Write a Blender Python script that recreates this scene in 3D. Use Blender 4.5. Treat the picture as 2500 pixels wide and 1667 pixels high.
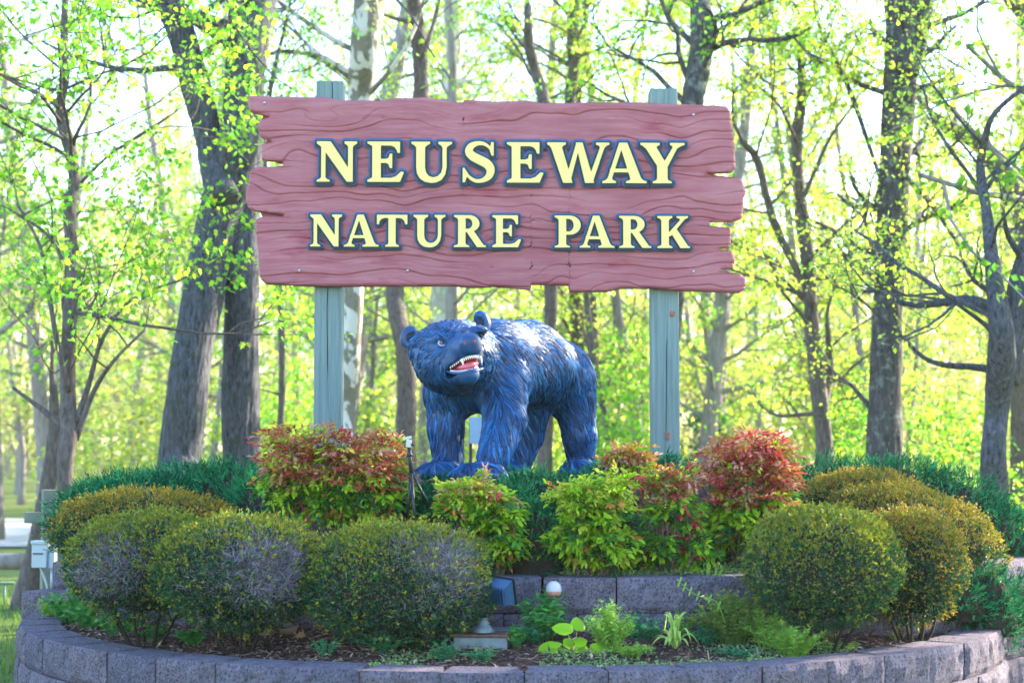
import bpy, math, random
import numpy as np
from mathutils import Vector, Matrix
from mathutils.geometry import tessellate_polygon
from mathutils.bvhtree import BVHTree

for _o in list(bpy.data.objects):
    bpy.data.objects.remove(_o)
scene = bpy.context.scene
COL = scene.collection
rng = np.random.default_rng(11)
random.seed(11)
PI = math.pi

# ------------------------------------------------------------------ camera
FPX = 4040.0
HORIZON = 1105.0
TILT = math.atan((HORIZON - 833.5) / FPX)
CAM_Z = 1.6
cam_data = bpy.data.cameras.new('camera')
cam_data.sensor_width = 36.0
cam_data.lens = 36.0 * FPX / 2500.0
cam_data.clip_end = 900.0
cam_data.dof.use_dof = True
cam_data.dof.focus_distance = 10.1
cam_data.dof.aperture_fstop = 2.1
cam = bpy.data.objects.new('camera', cam_data)
cam.location = (0, 0, CAM_Z)
cam.rotation_euler = (PI / 2 + TILT, 0, 0)
COL.objects.link(cam)
scene.camera = cam

# ------------------------------------------------------------------ world, sun, exposure
SUN_EL = math.radians(23)
SUN_ROT = math.radians(56)          # from straight ahead (+Y) towards the right (+X)
world = bpy.data.worlds.new('World')
scene.world = world
world.use_nodes = True
_nt = world.node_tree
_bg = _nt.nodes['Background']
_sky = _nt.nodes.new('ShaderNodeTexSky')
_sky.sky_type = 'NISHITA'
_sky.sun_disc = False
_sky.sun_elevation = SUN_EL
_sky.sun_rotation = SUN_ROT
_sky.air_density = 1.3
_sky.dust_density = .7
_sky.ozone_density = 4.0
_nt.links.new(_sky.outputs[0], _bg.inputs[0])
_bg.inputs[1].default_value = 0.145
sun_dir = Vector((math.sin(SUN_ROT) * math.cos(SUN_EL), math.cos(SUN_ROT) * math.cos(SUN_EL), math.sin(SUN_EL)))
sun_data = bpy.data.lights.new('sun', 'SUN')
sun_data.energy = 4.0
sun_data.angle = math.radians(0.6)
sun_data.color = (1.0, 0.86, 0.66)
sun = bpy.data.objects.new('sun', sun_data)
sun.rotation_euler = sun_dir.to_track_quat('Z', 'Y').to_euler()
sun.location = (30, 30, 40)
COL.objects.link(sun)
scene.view_settings.view_transform = 'Standard'
scene.view_settings.look = 'None'
scene.view_settings.gamma = 1.0
scene.view_settings.use_curve_mapping = False
scene.view_settings.exposure = 2.9
scene.render.engine = 'CYCLES'
scene.cycles.max_bounces = 6
scene.cycles.diffuse_bounces = 3
scene.cycles.transmission_bounces = 4
scene.cycles.use_denoising = True

HAZE = .00035
# ------------------------------------------------------------------ helpers
_CT, _ST = math.cos(TILT), math.sin(TILT)

def P(u, v, Y):
    """point of the place seen at photo pixel (u, v), Y metres in front of the camera"""
    dx = (u - 1250.0) / FPX
    dy = (833.5 - v) / FPX
    d = (dx, _CT - dy * _ST, _ST + dy * _CT)
    s = Y / d[1]
    return np.array((d[0] * s, Y, CAM_Z + d[2] * s))

K = 2500.0 / 2352.0
def Q(x, y, Y):
    return P(x * K, y * K, Y)

def M2PX(Y):
    return Y / FPX          # metres per photo pixel at distance Y

def _hash(ix, iy, iz, seed):
    h = (ix.astype(np.uint32) * np.uint32(374761393) + iy.astype(np.uint32) * np.uint32(668265263)
         + iz.astype(np.uint32) * np.uint32(2246822519) + np.uint32((seed * 3266489917) & 0xffffffff))
    h = (h ^ (h >> np.uint32(13))) * np.uint32(1274126177)
    h = h ^ (h >> np.uint32(16))
    return h.astype(np.float64) / 4294967295.0

def vnoise(p, seed=0):
    p = np.asarray(p, float)
    i = np.floor(p).astype(np.int64)
    f = p - i
    u = f * f * (3 - 2 * f)
    r = 0
    for dx in (0, 1):
        wx = u[..., 0] if dx else 1 - u[..., 0]
        for dy in (0, 1):
            wy = u[..., 1] if dy else 1 - u[..., 1]
            for dz in (0, 1):
                wz = u[..., 2] if dz else 1 - u[..., 2]
                r = r + wx * wy * wz * _hash(i[..., 0] + dx, i[..., 1] + dy, i[..., 2] + dz, seed)
    return r

def fbm(p, octaves=4, seed=0):
    a, s, t = 0.5, 0.0, 0.0
    p = np.asarray(p, float)
    for k in range(octaves):
        s = s + a * vnoise(p, seed + k)
        t += a
        p = p * 2.03 + 11.7
        a *= 0.5
    return s / t

def unit(v):
    v = np.asarray(v, float)
    return v / np.maximum(np.linalg.norm(v, axis=-1, keepdims=True), 1e-9)

def mesh_data(name, V, faces, mats=None, col=None, mi=None, smooth=False, uvw=None):
    """faces: list of int arrays (n,3) / (n,4)"""
    me = bpy.data.meshes.new(name)
    V = np.asarray(V, np.float32).reshape(-1, 3)
    faces = [np.asarray(f, np.int32) for f in faces if len(f)]
    me.vertices.add(len(V))
    me.vertices.foreach_set('co', V.ravel())
    lv = np.concatenate([f.ravel() for f in faces])
    tot = np.concatenate([np.full(len(f), f.shape[1], np.int32) for f in faces])
    st = np.concatenate([[0], np.cumsum(tot)[:-1]]).astype(np.int32)
    me.loops.add(len(lv))
    me.loops.foreach_set('vertex_index', lv)
    me.polygons.add(len(tot))
    me.polygons.foreach_set('loop_start', st)
    me.polygons.foreach_set('loop_total', tot)
    if mi is not None:
        me.polygons.foreach_set('material_index', np.asarray(mi, np.int32))
    me.polygons.foreach_set('use_smooth', np.full(len(tot), bool(smooth)))
    me.update(calc_edges=True)
    if col is not None:
        a = me.color_attributes.new('Col', 'FLOAT_COLOR', 'POINT')
        c = np.ones((len(V), 4), np.float32)
        c[:, :3] = col
        a.data.foreach_set('color', c.ravel())
    for m in (mats if isinstance(mats, (list, tuple)) else [mats]):
        if m is not None:
            me.materials.append(m)
    return me

def link(name, data, parent=None, loc=None, kind=None):
    o = bpy.data.objects.new(name, data)
    COL.objects.link(o)
    if parent is not None:
        o.parent = parent
    if loc is not None:
        o.location = loc
    if kind:
        o['kind'] = kind
    return o

def tag(o, label, cat, group=None):
    o['label'] = label
    o['category'] = cat
    if group:
        o['group'] = group
    return o

def thing(name, label, cat, loc=(0, 0, 0), group=None):
    o = bpy.data.objects.new(name, None)
    o.empty_display_size = 0.2
    COL.objects.link(o)
    o.location = loc
    return tag(o, label, cat, group)

def bake(o_parent, V):
    """world coordinates -> coordinates of a parent that only has a location"""
    return np.asarray(V, float) - np.array(o_parent.location)

class MB:
    """collects vertices and faces, with a colour and a material index"""
    def __init__(s):
        s.V, s.T, s.Qd, s.C, s.n = [], [], [], [], 0
        s.mt, s.mq = [], []
    def add(s, V, tris=None, quads=None, col=None, mi=0):
        V = np.asarray(V, float).reshape(-1, 3)
        if tris is not None and len(tris):
            s.T.append(np.asarray(tris, int) + s.n); s.mt.append(np.full(len(tris), mi))
        if quads is not None and len(quads):
            s.Qd.append(np.asarray(quads, int) + s.n); s.mq.append(np.full(len(quads), mi))
        s.V.append(V)
        c = np.ones((len(V), 3)) * (0.5 if col is None else np.asarray(col, float))
        s.C.append(c)
        s.n += len(V)
        return s
    def data(s, name, mats, smooth=False, origin=None):
        V = np.concatenate(s.V)
        if origin is not None:
            V = V - np.asarray(origin, float)
        fs, mi = [], []
        if s.T:
            fs.append(np.concatenate(s.T)); mi.append(np.concatenate(s.mt))
        if s.Qd:
            fs.append(np.concatenate(s.Qd)); mi.append(np.concatenate(s.mq))
        return mesh_data(name, V, fs, mats, np.concatenate(s.C), np.concatenate(mi), smooth)
    def build(s, name, mats, parent=None, smooth=False, kind=None):
        org = np.array(parent.location) if parent is not None and parent.parent is None else None
        if parent is not None and parent.parent is not None:
            org = np.array(parent.parent.location) + np.array(parent.location)
        return link(name, s.data(name, mats, smooth, org), parent, kind=kind)

def frame_along(pts):
    """two normals per point of a polyline"""
    t = np.gradient(pts, axis=0)
    t = unit(t)
    ref = np.array((0.0, 0.0, 1.0)) if abs(t[0, 2]) < 0.8 else np.array((1.0, 0.0, 0.0))
    n = np.zeros_like(pts)
    a = ref
    for i in range(len(pts)):
        a = a - t[i] * a.dot(t[i])
        a = a / max(np.linalg.norm(a), 1e-9)
        n[i] = a
    return n, np.cross(t, n)

def tube(mb, pts, rad, sides=6, col=None, cap=True, disp=None, mi=0):
    pts = np.asarray(pts, float)
    rad = np.broadcast_to(np.asarray(rad, float), (len(pts),))
    n, b = frame_along(pts)
    ang = np.linspace(0, 2 * PI, sides, endpoint=False)
    ring = np.cos(ang)[None, :, None] * n[:, None, :] + np.sin(ang)[None, :, None] * b[:, None, :]
    R = rad[:, None, None]
    V = pts[:, None, :] + ring * R
    if disp is not None:
        V = V + ring * disp(V.reshape(-1, 3)).reshape(len(pts), sides, 1) * R
    m = len(pts)
    i = np.arange(m - 1)[:, None] * sides
    j = np.arange(sides)[None, :]
    j2 = (j + 1) % sides
    q = np.stack([i + j, i + j2, i + sides + j2, i + sides + j], -1).reshape(-1, 4)
    tris = []
    V = V.reshape(-1, 3)
    if cap:
        V = np.concatenate([V, pts[:1], pts[-1:]])
        k = np.arange(sides)
        tris = np.concatenate([np.stack([np.full(sides, m * sides), (k + 1) % sides, k], -1),
                               np.stack([np.full(sides, m * sides + 1), (m - 1) * sides + k, (m - 1) * sides + (k + 1) % sides], -1)])
    mb.add(V, tris, q, col, mi)

def smooth_path(pts, n):
    """Catmull-Rom through pts (any width of columns)"""
    pts = np.asarray(pts, float)
    if len(pts) < 3:
        t = np.linspace(0, 1, n)[:, None]
        return pts[0] * (1 - t) + pts[-1] * t
    p = np.vstack([2 * pts[0] - pts[1], pts, 2 * pts[-1] - pts[-2]])
    s = np.linspace(0, len(pts) - 1 - 1e-6, n)
    k = s.astype(int)
    t = (s - k)[:, None]
    a, b, c, d = p[k], p[k + 1], p[k + 2], p[k + 3]
    return 0.5 * (2 * b + (c - a) * t + (2 * a - 5 * b + 4 * c - d) * t ** 2 + (3 * b - a - 3 * c + d) * t ** 3)

def box(mb, c, s, col=None, rot=None, bevel=0.0, mi=0):
    """box of size s about c; bevel cuts the twelve edges"""
    c = np.asarray(c, float); h = np.asarray(s, float) / 2
    bm = __import__('bmesh').new()
    __import__('bmesh').ops.create_cube(bm, size=1.0)
    for v in bm.verts:
        v.co = Vector((v.co.x * 2 * h[0], v.co.y * 2 * h[1], v.co.z * 2 * h[2]))
    if bevel > 0:
        __import__('bmesh').ops.bevel(bm, geom=bm.edges[:], offset=bevel, segments=2, profile=0.6, affect='EDGES')
    V = np.array([v.co[:] for v in bm.verts])
    if rot is not None:
        V = V @ np.array(rot).T
    bm.verts.index_update()
    tr = [[v.index for v in f.verts] for f in bm.faces if len(f.verts) == 3]
    qd = [[v.index for v in f.verts] for f in bm.faces if len(f.verts) == 4]
    bm.free()
    mb.add(V + c, tr, qd, col, mi)

def rotm(ax, ang):
    return np.array(Matrix.Rotation(ang, 3, ax))

def lathe(mb, c, prof, sides=20, col=None, mi=0, axis=None):
    """prof: list of (r, z)"""
    prof = np.asarray(prof, float)
    a = np.linspace(0, 2 * PI, sides, endpoint=False)
    V = np.stack([prof[:, :1] * np.cos(a), prof[:, :1] * np.sin(a), np.repeat(prof[:, 1:], sides, 1)], -1)
    if axis is not None:
        V = V @ np.array(axis).T
    m = len(prof)
    i = np.arange(m - 1)[:, None] * sides
    j = np.arange(sides)[None, :]
    q = np.stack([i + j, i + (j + 1) % sides, i + sides + (j + 1) % sides, i + sides + j], -1).reshape(-1, 4)
    mb.add(V.reshape(-1, 3) + np.asarray(c, float), None, q, col, mi)

# leaf shapes, all along +x, 1 long: (verts, tris)
LEAF_OVAL = (np.array([(0, 0, 0), (.3, .26, .05), (.35, 0, -.03), (.3, -.26, .05), (.7, .2, .02), (.72, 0, -.06), (.7, -.2, .02), (1, 0, -.14)]),
             np.array([(0, 2, 1), (0, 3, 2), (1, 2, 5), (1, 5, 4), (2, 3, 6), (2, 6, 5), (4, 5, 7), (5, 6, 7)]))
LEAF_DIA = (np.array([(0, 0, 0), (.45, .3, .06), (1, 0, -.08), (.45, -.3, .06)]), np.array([(0, 2, 1), (0, 3, 2)]))
LEAF_LOBED = (np.array([(0, 0, 0), (.22, .42, .04), (.5, .22, 0), (.62, .5, -.03), (.72, .16, 0), (1.05, 0, -.1), (.72, -.16, 0), (.62, -.5, -.03), (.5, -.22, 0), (.22, -.42, .04), (.4, 0, -.04)]),
              np.array([(10, 1, 0), (10, 2, 1), (10, 3, 2), (10, 4, 3), (10, 5, 4), (10, 6, 5), (10, 7, 6), (10, 8, 7), (10, 9, 8), (10, 0, 9)]))
LEAF_NEEDLE = (np.array([(0, .05, 0), (0, -.05, 0), (.6, .06, .02), (.6, -.06, .02), (1, 0, 0)]), np.array([(0, 1, 3), (0, 3, 2), (2, 3, 4)]))

def leaves(mb, pos, axis, up, size, col, shape=LEAF_DIA, width=1.0):
    """leaf copies: one per row of pos, along axis, its face towards up"""
    SV, ST = shape
    pos = np.asarray(pos, float)
    n = len(pos)
    if n == 0:
        return
    a = unit(axis)
    u = np.asarray(up, float)
    b = unit(np.cross(u, a) + 1e-6)
    c = np.cross(a, b)
    size = np.broadcast_to(np.asarray(size, float), (n,))[:, None, None]
    V = pos[:, None, :] + size * (SV[None, :, 0:1] * a[:, None, :] + SV[None, :, 1:2] * width * b[:, None, :] + SV[None, :, 2:3] * c[:, None, :])
    T = (ST[None] + (np.arange(n) * len(SV))[:, None, None]).reshape(-1, 3)
    mb.add(V.reshape(-1, 3), T, None, np.repeat(np.broadcast_to(col, (n, 3)), len(SV), 0))

def palette(n, cols, w, jit=0.15, r=rng):
    cols = np.asarray(cols, float)
    w = np.asarray(w, float); w = w / w.sum()
    c = cols[r.choice(len(cols), n, p=w)]
    return np.clip(c * (1 + r.normal(0, jit, (n, 1))) * (1 + r.normal(0, jit * .4, (n, 3))), 0.002, 1)

def rdir(n, r=rng):
    return unit(r.normal(size=(n, 3)))

# ------------------------------------------------------------------ materials
class NT:
    def __init__(s, name):
        s.m = bpy.data.materials.new(name)
        s.m.use_nodes = True
        s.t = s.m.node_tree
        s.bsdf = s.t.nodes['Principled BSDF']
        s.out = s.t.nodes['Material Output']
        s.co = s.t.nodes.new('ShaderNodeTexCoord')
    def n(s, typ, **kw):
        nd = s.t.nodes.new(typ)
        for k, v in kw.items():
            setattr(nd, k, v)
        return nd
    def l(s, a, b):
        s.t.links.new(a, b)
    def vec(s, scale=(1, 1, 1), src='Object', rot=(0, 0, 0)):
        mp = s.n('ShaderNodeMapping')
        mp.inputs['Scale'].default_value = scale
        mp.inputs['Rotation'].default_value = rot
        s.l(s.co.outputs[src], mp.inputs['Vector'])
        return mp.outputs[0]
    def noise(s, scale, detail=4, rough=.6, vec=None, dist=0.0):
        nd = s.n('ShaderNodeTexNoise')
        nd.inputs['Scale'].default_value = scale
        nd.inputs['Detail'].default_value = detail
        nd.inputs['Roughness'].default_value = rough
        nd.inputs['Distortion'].default_value = dist
        s.l(vec if vec is not None else s.co.outputs['Object'], nd.inputs['Vector'])
        return nd.outputs['Fac']
    def voronoi(s, scale, feature='F1', vec=None):
        nd = s.n('ShaderNodeTexVoronoi', feature=feature)
        nd.inputs['Scale'].default_value = scale
        s.l(vec if vec is not None else s.co.outputs['Object'], nd.inputs['Vector'])
        return nd.outputs['Distance']
    def ramp(s, fac, stops, interp='LINEAR'):
        nd = s.n('ShaderNodeValToRGB')
        nd.color_ramp.interpolation = interp
        e = nd.color_ramp.elements
        while len(e) < len(stops):
            e.new(0.5)
        for el, (p, c) in zip(e, stops):
            el.position = p
            el.color = (*c, 1) if len(c) == 3 else c
        s.l(fac, nd.inputs[0])
        return nd.outputs[0]
    def mix(s, fac, a, b, mode='MIX'):
        nd = s.n('ShaderNodeMix', data_type='RGBA', blend_type=mode)
        for sock, v in ((nd.inputs[0], fac), (nd.inputs[6], a), (nd.inputs[7], b)):
            if hasattr(v, 'links') or hasattr(v, 'is_linked'):
                s.l(v, sock)
            elif isinstance(v, (int, float)):
                sock.default_value = v
            else:
                sock.default_value = (*v, 1)
        return nd.outputs[2]
    def attr(s, name='Col'):
        return s.n('ShaderNodeAttribute', attribute_name=name).outputs['Color']
    def rnd(s):
        return s.n('ShaderNodeObjectInfo').outputs['Random']
    def bump(s, h, strength=.5, dist=.01):
        nd = s.n('ShaderNodeBump')
        nd.inputs['Strength'].default_value = strength
        nd.inputs['Distance'].default_value = dist
        s.l(h, nd.inputs['Height'])
        s.l(nd.outputs[0], s.bsdf.inputs['Normal'])
        return nd
    def set(s, color=None, rough=None, spec=None, metal=None, coat=None):
        b = s.bsdf.inputs
        def put(k, v):
            if v is None: return
            if hasattr(v, 'is_linked'): s.l(v, b[k])
            elif isinstance(v, (int, float)): b[k].default_value = v
            else: b[k].default_value = (*v, 1)
        put('Base Color', color); put('Roughness', rough); put('Specular IOR Level', spec); put('Metallic', metal); put('Coat Weight', coat)
        return s.m

def simple(name, color, rough=.6, spec=.4, metal=0.0, var=.15, scale=12, bump=.15, bscale=60):
    t = NT(name)
    f = t.noise(scale, 4)
    lo = tuple(c * (1 - var) for c in color); hi = tuple(min(1, c * (1 + var)) for c in color)
    c = t.ramp(f, [(.3, lo), (.7, hi)])
    if bump:
        t.bump(t.noise(bscale, 3), bump, .004)
    return t.set(c, rough, spec, metal)

def leaf_mat(name, trans=.45, rough=.5, spec=.3, boost=(1.15, 1.25, .75), tint=(1, 1, 1)):
    t = NT(name)
    c = t.attr()
    if tint != (1, 1, 1):
        c = t.mix(1.0, c, tint, 'MULTIPLY')
    t.set(c, rough, spec)
    tr = t.n('ShaderNodeBsdfTranslucent')
    t.l(t.mix(1.0, c, boost, 'MULTIPLY'), tr.inputs[0])
    mx = t.n('ShaderNodeMixShader')
    mx.inputs[0].default_value = trans
    t.l(t.bsdf.outputs[0], mx.inputs[1])
    t.l(tr.outputs[0], mx.inputs[2])
    t.l(mx.outputs[0], t.out.inputs['Surface'])
    return t.m

def bark_mat(name, dark, light, patch=None, stretch=.14, scale=26, moss=None, bdist=.02):
    t = NT(name)
    v = t.vec((1, 1, stretch))
    f = t.noise(scale, 6, .65, v, .4)
    c = t.ramp(f, [(.3, dark), (.5, tuple((a + b) / 2 for a, b in zip(dark, light))), (.72, light)])
    if patch is not None:
        pf = t.noise(5.5, 3, .5, t.vec((1, 1, .55)), .6)
        pm = t.ramp(pf, [(.49, (0, 0, 0)), (.53, (1, 1, 1))])
        c = t.mix(pm, c, patch)
    if moss is not None:
        mf = t.ramp(t.noise(9, 5, .7), [(.52, (0, 0, 0)), (.66, (1, 1, 1))])
        c = t.mix(mf, c, moss)
    t.bump(f, .9, bdist)
    return t.set(c, .9, .15)
# ------------------------------------------------------------------ ground, road, edging
def soil_mat():
    t = NT('mulch')
    f = t.noise(22, 6, .7)
    g = t.voronoi(70)
    c = t.ramp(f, [(.25, (.018, .012, .012)), (.5, (.06, .035, .03)), (.75, (.14, .085, .065))])
    c = t.mix(t.ramp(g, [(.2, (.25, .25, .25)), (.6, (1, 1, 1))]), (.03, .02, .018), c)
    t.bump(t.noise(60, 5, .7), .9, .02)
    return t.set(c, .95, .1)
M_SOIL = soil_mat()

def ground_mat():
    t = NT('lawn')
    a = t.noise(.35, 5, .6)
    b = t.noise(14, 5, .7)
    c = t.ramp(a, [(.3, (.10, .14, .03)), (.55, (.17, .20, .05)), (.75, (.24, .19, .09))])
    c = t.mix(t.ramp(b, [(.35, (0, 0, 0)), (.75, (.55, .55, .55))]), c, (.06, .09, .02))
    t.bump(b, .7, .04)
    return t.set(c, .95, .1)
gx = np.concatenate([np.linspace(-420, -30, 14), np.linspace(-26, 26, 53), np.linspace(30, 420, 14)])
gy = np.concatenate([np.linspace(-60, -4, 8), np.linspace(-2, 50, 53), np.linspace(56, 700, 18)])
GX, GY = np.meshgrid(gx, gy)
GZ = .12 * (fbm(np.stack([GX * .12, GY * .12, 0 * GX], -1), 3, 5) - .5) * np.clip((GY - 10) / 12, 0, 1)
GZ = GZ + np.clip((GY - 55) / 60, 0, 1) * 1.2
nxx, nyy = len(gx), len(gy)
idx = np.arange(nxx * nyy).reshape(nyy, nxx)
ground = link('ground', mesh_data('ground', np.stack([GX, GY, GZ], -1), [np.stack([idx[:-1, :-1], idx[:-1, 1:], idx[1:, 1:], idx[1:, :-1]], -1).reshape(-1, 4)], ground_mat(), smooth=True), kind='structure')

def ground_z(x, y):
    x = np.asarray(x, float); y = np.asarray(y, float)
    return .12 * (fbm(np.stack([x * .12, y * .12, 0 * x], -1), 3, 5) - .5) * np.clip((y - 10) / 12, 0, 1) + np.clip((y - 55) / 60, 0, 1) * 1.2

# pale drive on the left, a strip that follows the ground
rt = NT('drive_surface')
rc = rt.ramp(rt.noise(3, 6, .7), [(.3, (.36, .31, .28)), (.7, (.48, .43, .40))])
rt.bump(rt.noise(50, 3), .4, .01)
M_ROAD = rt.set(rc, .9, .2)
u = np.linspace(0, 1, 60)
cx = -62 + 57 * u
c0 = 24.5 + 1.5 * u + 2.0 * np.sin(u * 2.2)
wd = 14.0 - 2 * u
rows = []
for k in range(9):
    y = c0 + wd * k / 8
    rows.append(np.stack([cx, y, ground_z(cx, y) + .03], -1))
rows = np.stack(rows)
idx = np.arange(9 * 60).reshape(9, 60)
link('road', mesh_data('road', rows, [np.stack([idx[:-1, :-1], idx[:-1, 1:], idx[1:, 1:], idx[1:, :-1]], -1).reshape(-1, 4)], M_ROAD, smooth=True), kind='structure')

# ------------------------------------------------------------------ planter: two tiers of split-face blocks
C1, R1, TOP1 = np.array((0.0, 11.18)), 3.17, .553
C2, R2, TOP2 = np.array((.30, 12.95)), 3.75, .915
BW, BH, BD = .405, .2, .26

def block_mat(name, a, b, pit):
    t = NT(name)
    f = t.noise(9, 5, .65)
    r = t.rnd()
    c = t.ramp(f, [(.28, a), (.72, b)])
    hue = t.ramp(r, [(0, (.80, .79, .88)), (.35, (.95, .93, 1.0)), (.7, (1.04, .95, .98)), (1, (1.12, 1.08, 1.16))])
    c = t.mix(1.0, c, hue, 'MULTIPLY')
    fine = t.noise(70, 5, .75)
    c = t.mix(t.ramp(fine, [(.36, (.9, .9, .9)), (.52, (0, 0, 0))]), c, pit)
    st_ = t.noise(2.6, 4, .65, t.vec((1, 1, .6)))
    c = t.mix(t.ramp(st_, [(.52, (0, 0, 0)), (.70, (.55, .55, .55))]), c, (.10, .095, .085))
    spk = t.noise(120, 2, .5)
    c = t.mix(t.ramp(spk, [(.62, (0, 0, 0)), (.70, (.7, .7, .7))]), c, (.34, .31, .36))
    t.bump(fine, 1.0, .02)
    return t.set(c, .93, .15)
M_BLOCK = block_mat('split_face_concrete', (.105, .093, .118), (.24, .208, .25), (.018, .016, .022))

def block_variant(k, w=BW - .006, h=BH - .004, d=BD, rough=.017):
    """split-face concrete block: rough front towards -y, base at z=0, tapering to the back"""
    nx, nz = 12, 7
    xs = np.linspace(-w / 2, w / 2, nx); zs = np.linspace(0, h, nz)
    X, Z = np.meshgrid(xs, zs)
    e = np.minimum(np.minimum((X + w / 2), (w / 2 - X)) / .03, np.minimum(Z, h - Z) / .022)
    e = np.clip(e, 0, 1)
    p = np.stack([X * 16 + 31 * k, Z * 16, 0 * X + 7 * k], -1)
    n = fbm(p, 3, 40 + k) - .5
    Y = .016 * (1 - e) ** 2 - rough * 2.2 * n * (.35 + .65 * e)
    V = np.stack([X, Y, Z], -1).reshape(-1, 3)
    g = np.arange(nx * nz).reshape(nz, nx)
    q = [np.stack([g[:-1, :-1], g[:-1, 1:], g[1:, 1:], g[1:, :-1]], -1).reshape(-1, 4)]
    back = []
    tw = .80
    loop = list(g[0, :]) + list(g[1:, -1]) + list(g[-1, -2::-1]) + list(g[-2:0:-1, 0])
    B = V[loop].copy()
    B[:, 1] = d; B[:, 0] *= tw
    if k % 2 == 0:
        B[:, 0] += .004
    nb = len(V)
    V = np.concatenate([V, B])
    L = len(loop)
    i = np.arange(L)
    q.append(np.stack([np.array(loop)[i], nb + i, nb + (i + 1) % L, np.array(loop)[(i + 1) % L]], -1)[:, ::-1][:, ::-1])
    me = mesh_data('block', V, q, M_BLOCK)
    return me

BLOCKS = [block_variant(k) for k in range(8)]
HALF = [block_variant(20 + k, w=BW * .5) for k in range(2)]

def ring_wall(parent, C, R, top, courses, a0, a1, setback=.012, phase=0.0):
    """blocks along a circle; angle 0 faces the camera (-y), positive to the right"""
    k = 0
    for c in range(courses):
        r = R + setback * c
        step = BW / r
        n = int((a1 - a0) / step) + 1
        for i in range(n):
            a = a0 + (i + (.5 if c % 2 else 0) + phase) * step
            if a > a1:
                break
            x, y = C[0] + r * math.sin(a), C[1] - r * math.cos(a)
            o = link('block', BLOCKS[(k * 5 + c * 3 + int(rng.integers(0, 3))) % 8], parent)
            jit = rng.normal(0, .003, 3)
            o.location = (x + jit[0] - parent.location[0], y + jit[1] - parent.location[1], top - BH * (c + 1) + (.0 if c else jit[2] * .5) - parent.location[2])
            o.rotation_euler = (rng.normal(0, .006), rng.normal(0, .004), a + rng.normal(0, .008))
            k += 1

wall_low = thing('retaining_wall', 'low curved retaining wall of split-face concrete blocks round the front flower bed', 'retaining wall', (0, 8, 0))
wall_low['kind'] = 'thing'
ring_wall(wall_low, C1, R1, TOP1, 3, -1.72, 1.72, phase=.12)
wall_up = thing('retaining_wall', 'upper retaining wall of concrete blocks behind the boxwood shrubs, holding the raised mound', 'retaining wall', (0, 9.2, 0))
wall_up['kind'] = 'thing'
ring_wall(wall_up, C2, R2, TOP2, 5, -1.12, 1.62, phase=.55)
# stepped blocks where the upper wall runs out on the left
step_w = thing('step_wall', 'short stepped stack of purple grey blocks at the far left end beside the electrical box', 'retaining wall', (-3.6, 12.6, 0))
step_w['kind'] = 'thing'
for (px, py, zt, n) in ((-3.20, 12.15, .80, 4), (-3.36, 11.95, .61, 3), (-2.86, 11.75, .80, 4), (-2.96, 11.55, .61, 3)):
    for c in range(n):
        o = link('block', BLOCKS[int(rng.integers(0, 8))], step_w)
        o.location = (px + rng.normal(0, .006) + 3.6, py - 12.6 + .012 * (3 - c) * 0, zt - BH * (c + 1))
        o.rotation_euler = (0, 0, -.35 + rng.normal(0, .02))

def soil_patch(name, C, R, zf, res=90):
    a = np.linspace(0, 2 * PI, res, endpoint=False)
    r = np.concatenate([np.linspace(0, .9, 24, endpoint=False), np.linspace(.9, 1, 8)]) * R
    r[0] = .02
    A, RR = np.meshgrid(a, r)
    X = C[0] + RR * np.sin(A); Y = C[1] - RR * np.cos(A)
    Z = zf(X, Y)
    m, n = RR.shape
    g = np.arange(m * n).reshape(m, n)
    g2 = np.roll(g, -1, 1)
    q = np.stack([g[:-1], g2[:-1], g2[1:], g[1:]], -1).reshape(-1, 4)
    return link(name, mesh_data(name, np.stack([X, Y, Z], -1), [q[:, ::-1]], M_SOIL, smooth=True), kind='structure')

def bed_z(x, y):
    x = np.asarray(x, float); y = np.asarray(y, float)
    r = np.hypot(x - C1[0], y - C1[1])
    base = TOP1 - .035 + .10 * np.clip((R1 - .3 - r) / .9, 0, 1)
    return base + .05 * (fbm(np.stack([x * 4, y * 4, 0 * x], -1), 3, 60) - .5)

def mound_z(x, y):
    x = np.asarray(x, float); y = np.asarray(y, float)
    r = np.hypot((x - C2[0]), (y - C2[1]))
    t = np.clip((R2 - .25 - r) / 1.0, 0, 1)
    side = np.clip(1 - (np.abs(x) - 1.2) / 2.2, .35, 1)
    return TOP2 - .03 + .53 * t * t * (3 - 2 * t) * side + .05 * (fbm(np.stack([x * 3, y * 3, 0 * x], -1), 3, 61) - .5)

soil_patch('flower_bed_soil', C1, R1 - .2, bed_z)
soil_patch('mound_soil', C2, R2 - .2, mound_z)

# bark chips and dry leaf bits lying on the beds
chip = MB()
n = 13000
a = rng.uniform(-1.55, 1.55, n); r = np.sqrt(rng.uniform(1.9 ** 2, 3.02 ** 2, n))
x, y = C1[0] + r * np.sin(a), C1[1] - r * np.cos(a)
p = np.stack([x, y, bed_z(x, y) + rng.uniform(.0, .012, n)], -1)
d = rdir(n); d[:, 2] *= .35
up = rdir(n) * .5 + np.array((0, 0, 1))
leaves(chip, p, d, up, rng.uniform(.012, .05, n), palette(n, [(.15, .075, .055), (.07, .04, .035), (.26, .15, .10), (.42, .30, .22), (.22, .14, .13)], [4, 3, 2.5, 1.2, 2]), LEAF_DIA, .55)
n = 2500
a = rng.uniform(-.9, .9, n); r = np.sqrt(rng.uniform(2.6 ** 2, 3.63 ** 2, n))
x, y = C2[0] + r * np.sin(a), C2[1] - r * np.cos(a)
p = np.stack([x, y, mound_z(x, y) + rng.uniform(.0, .012, n)], -1)
d = rdir(n); d[:, 2] *= .35
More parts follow.
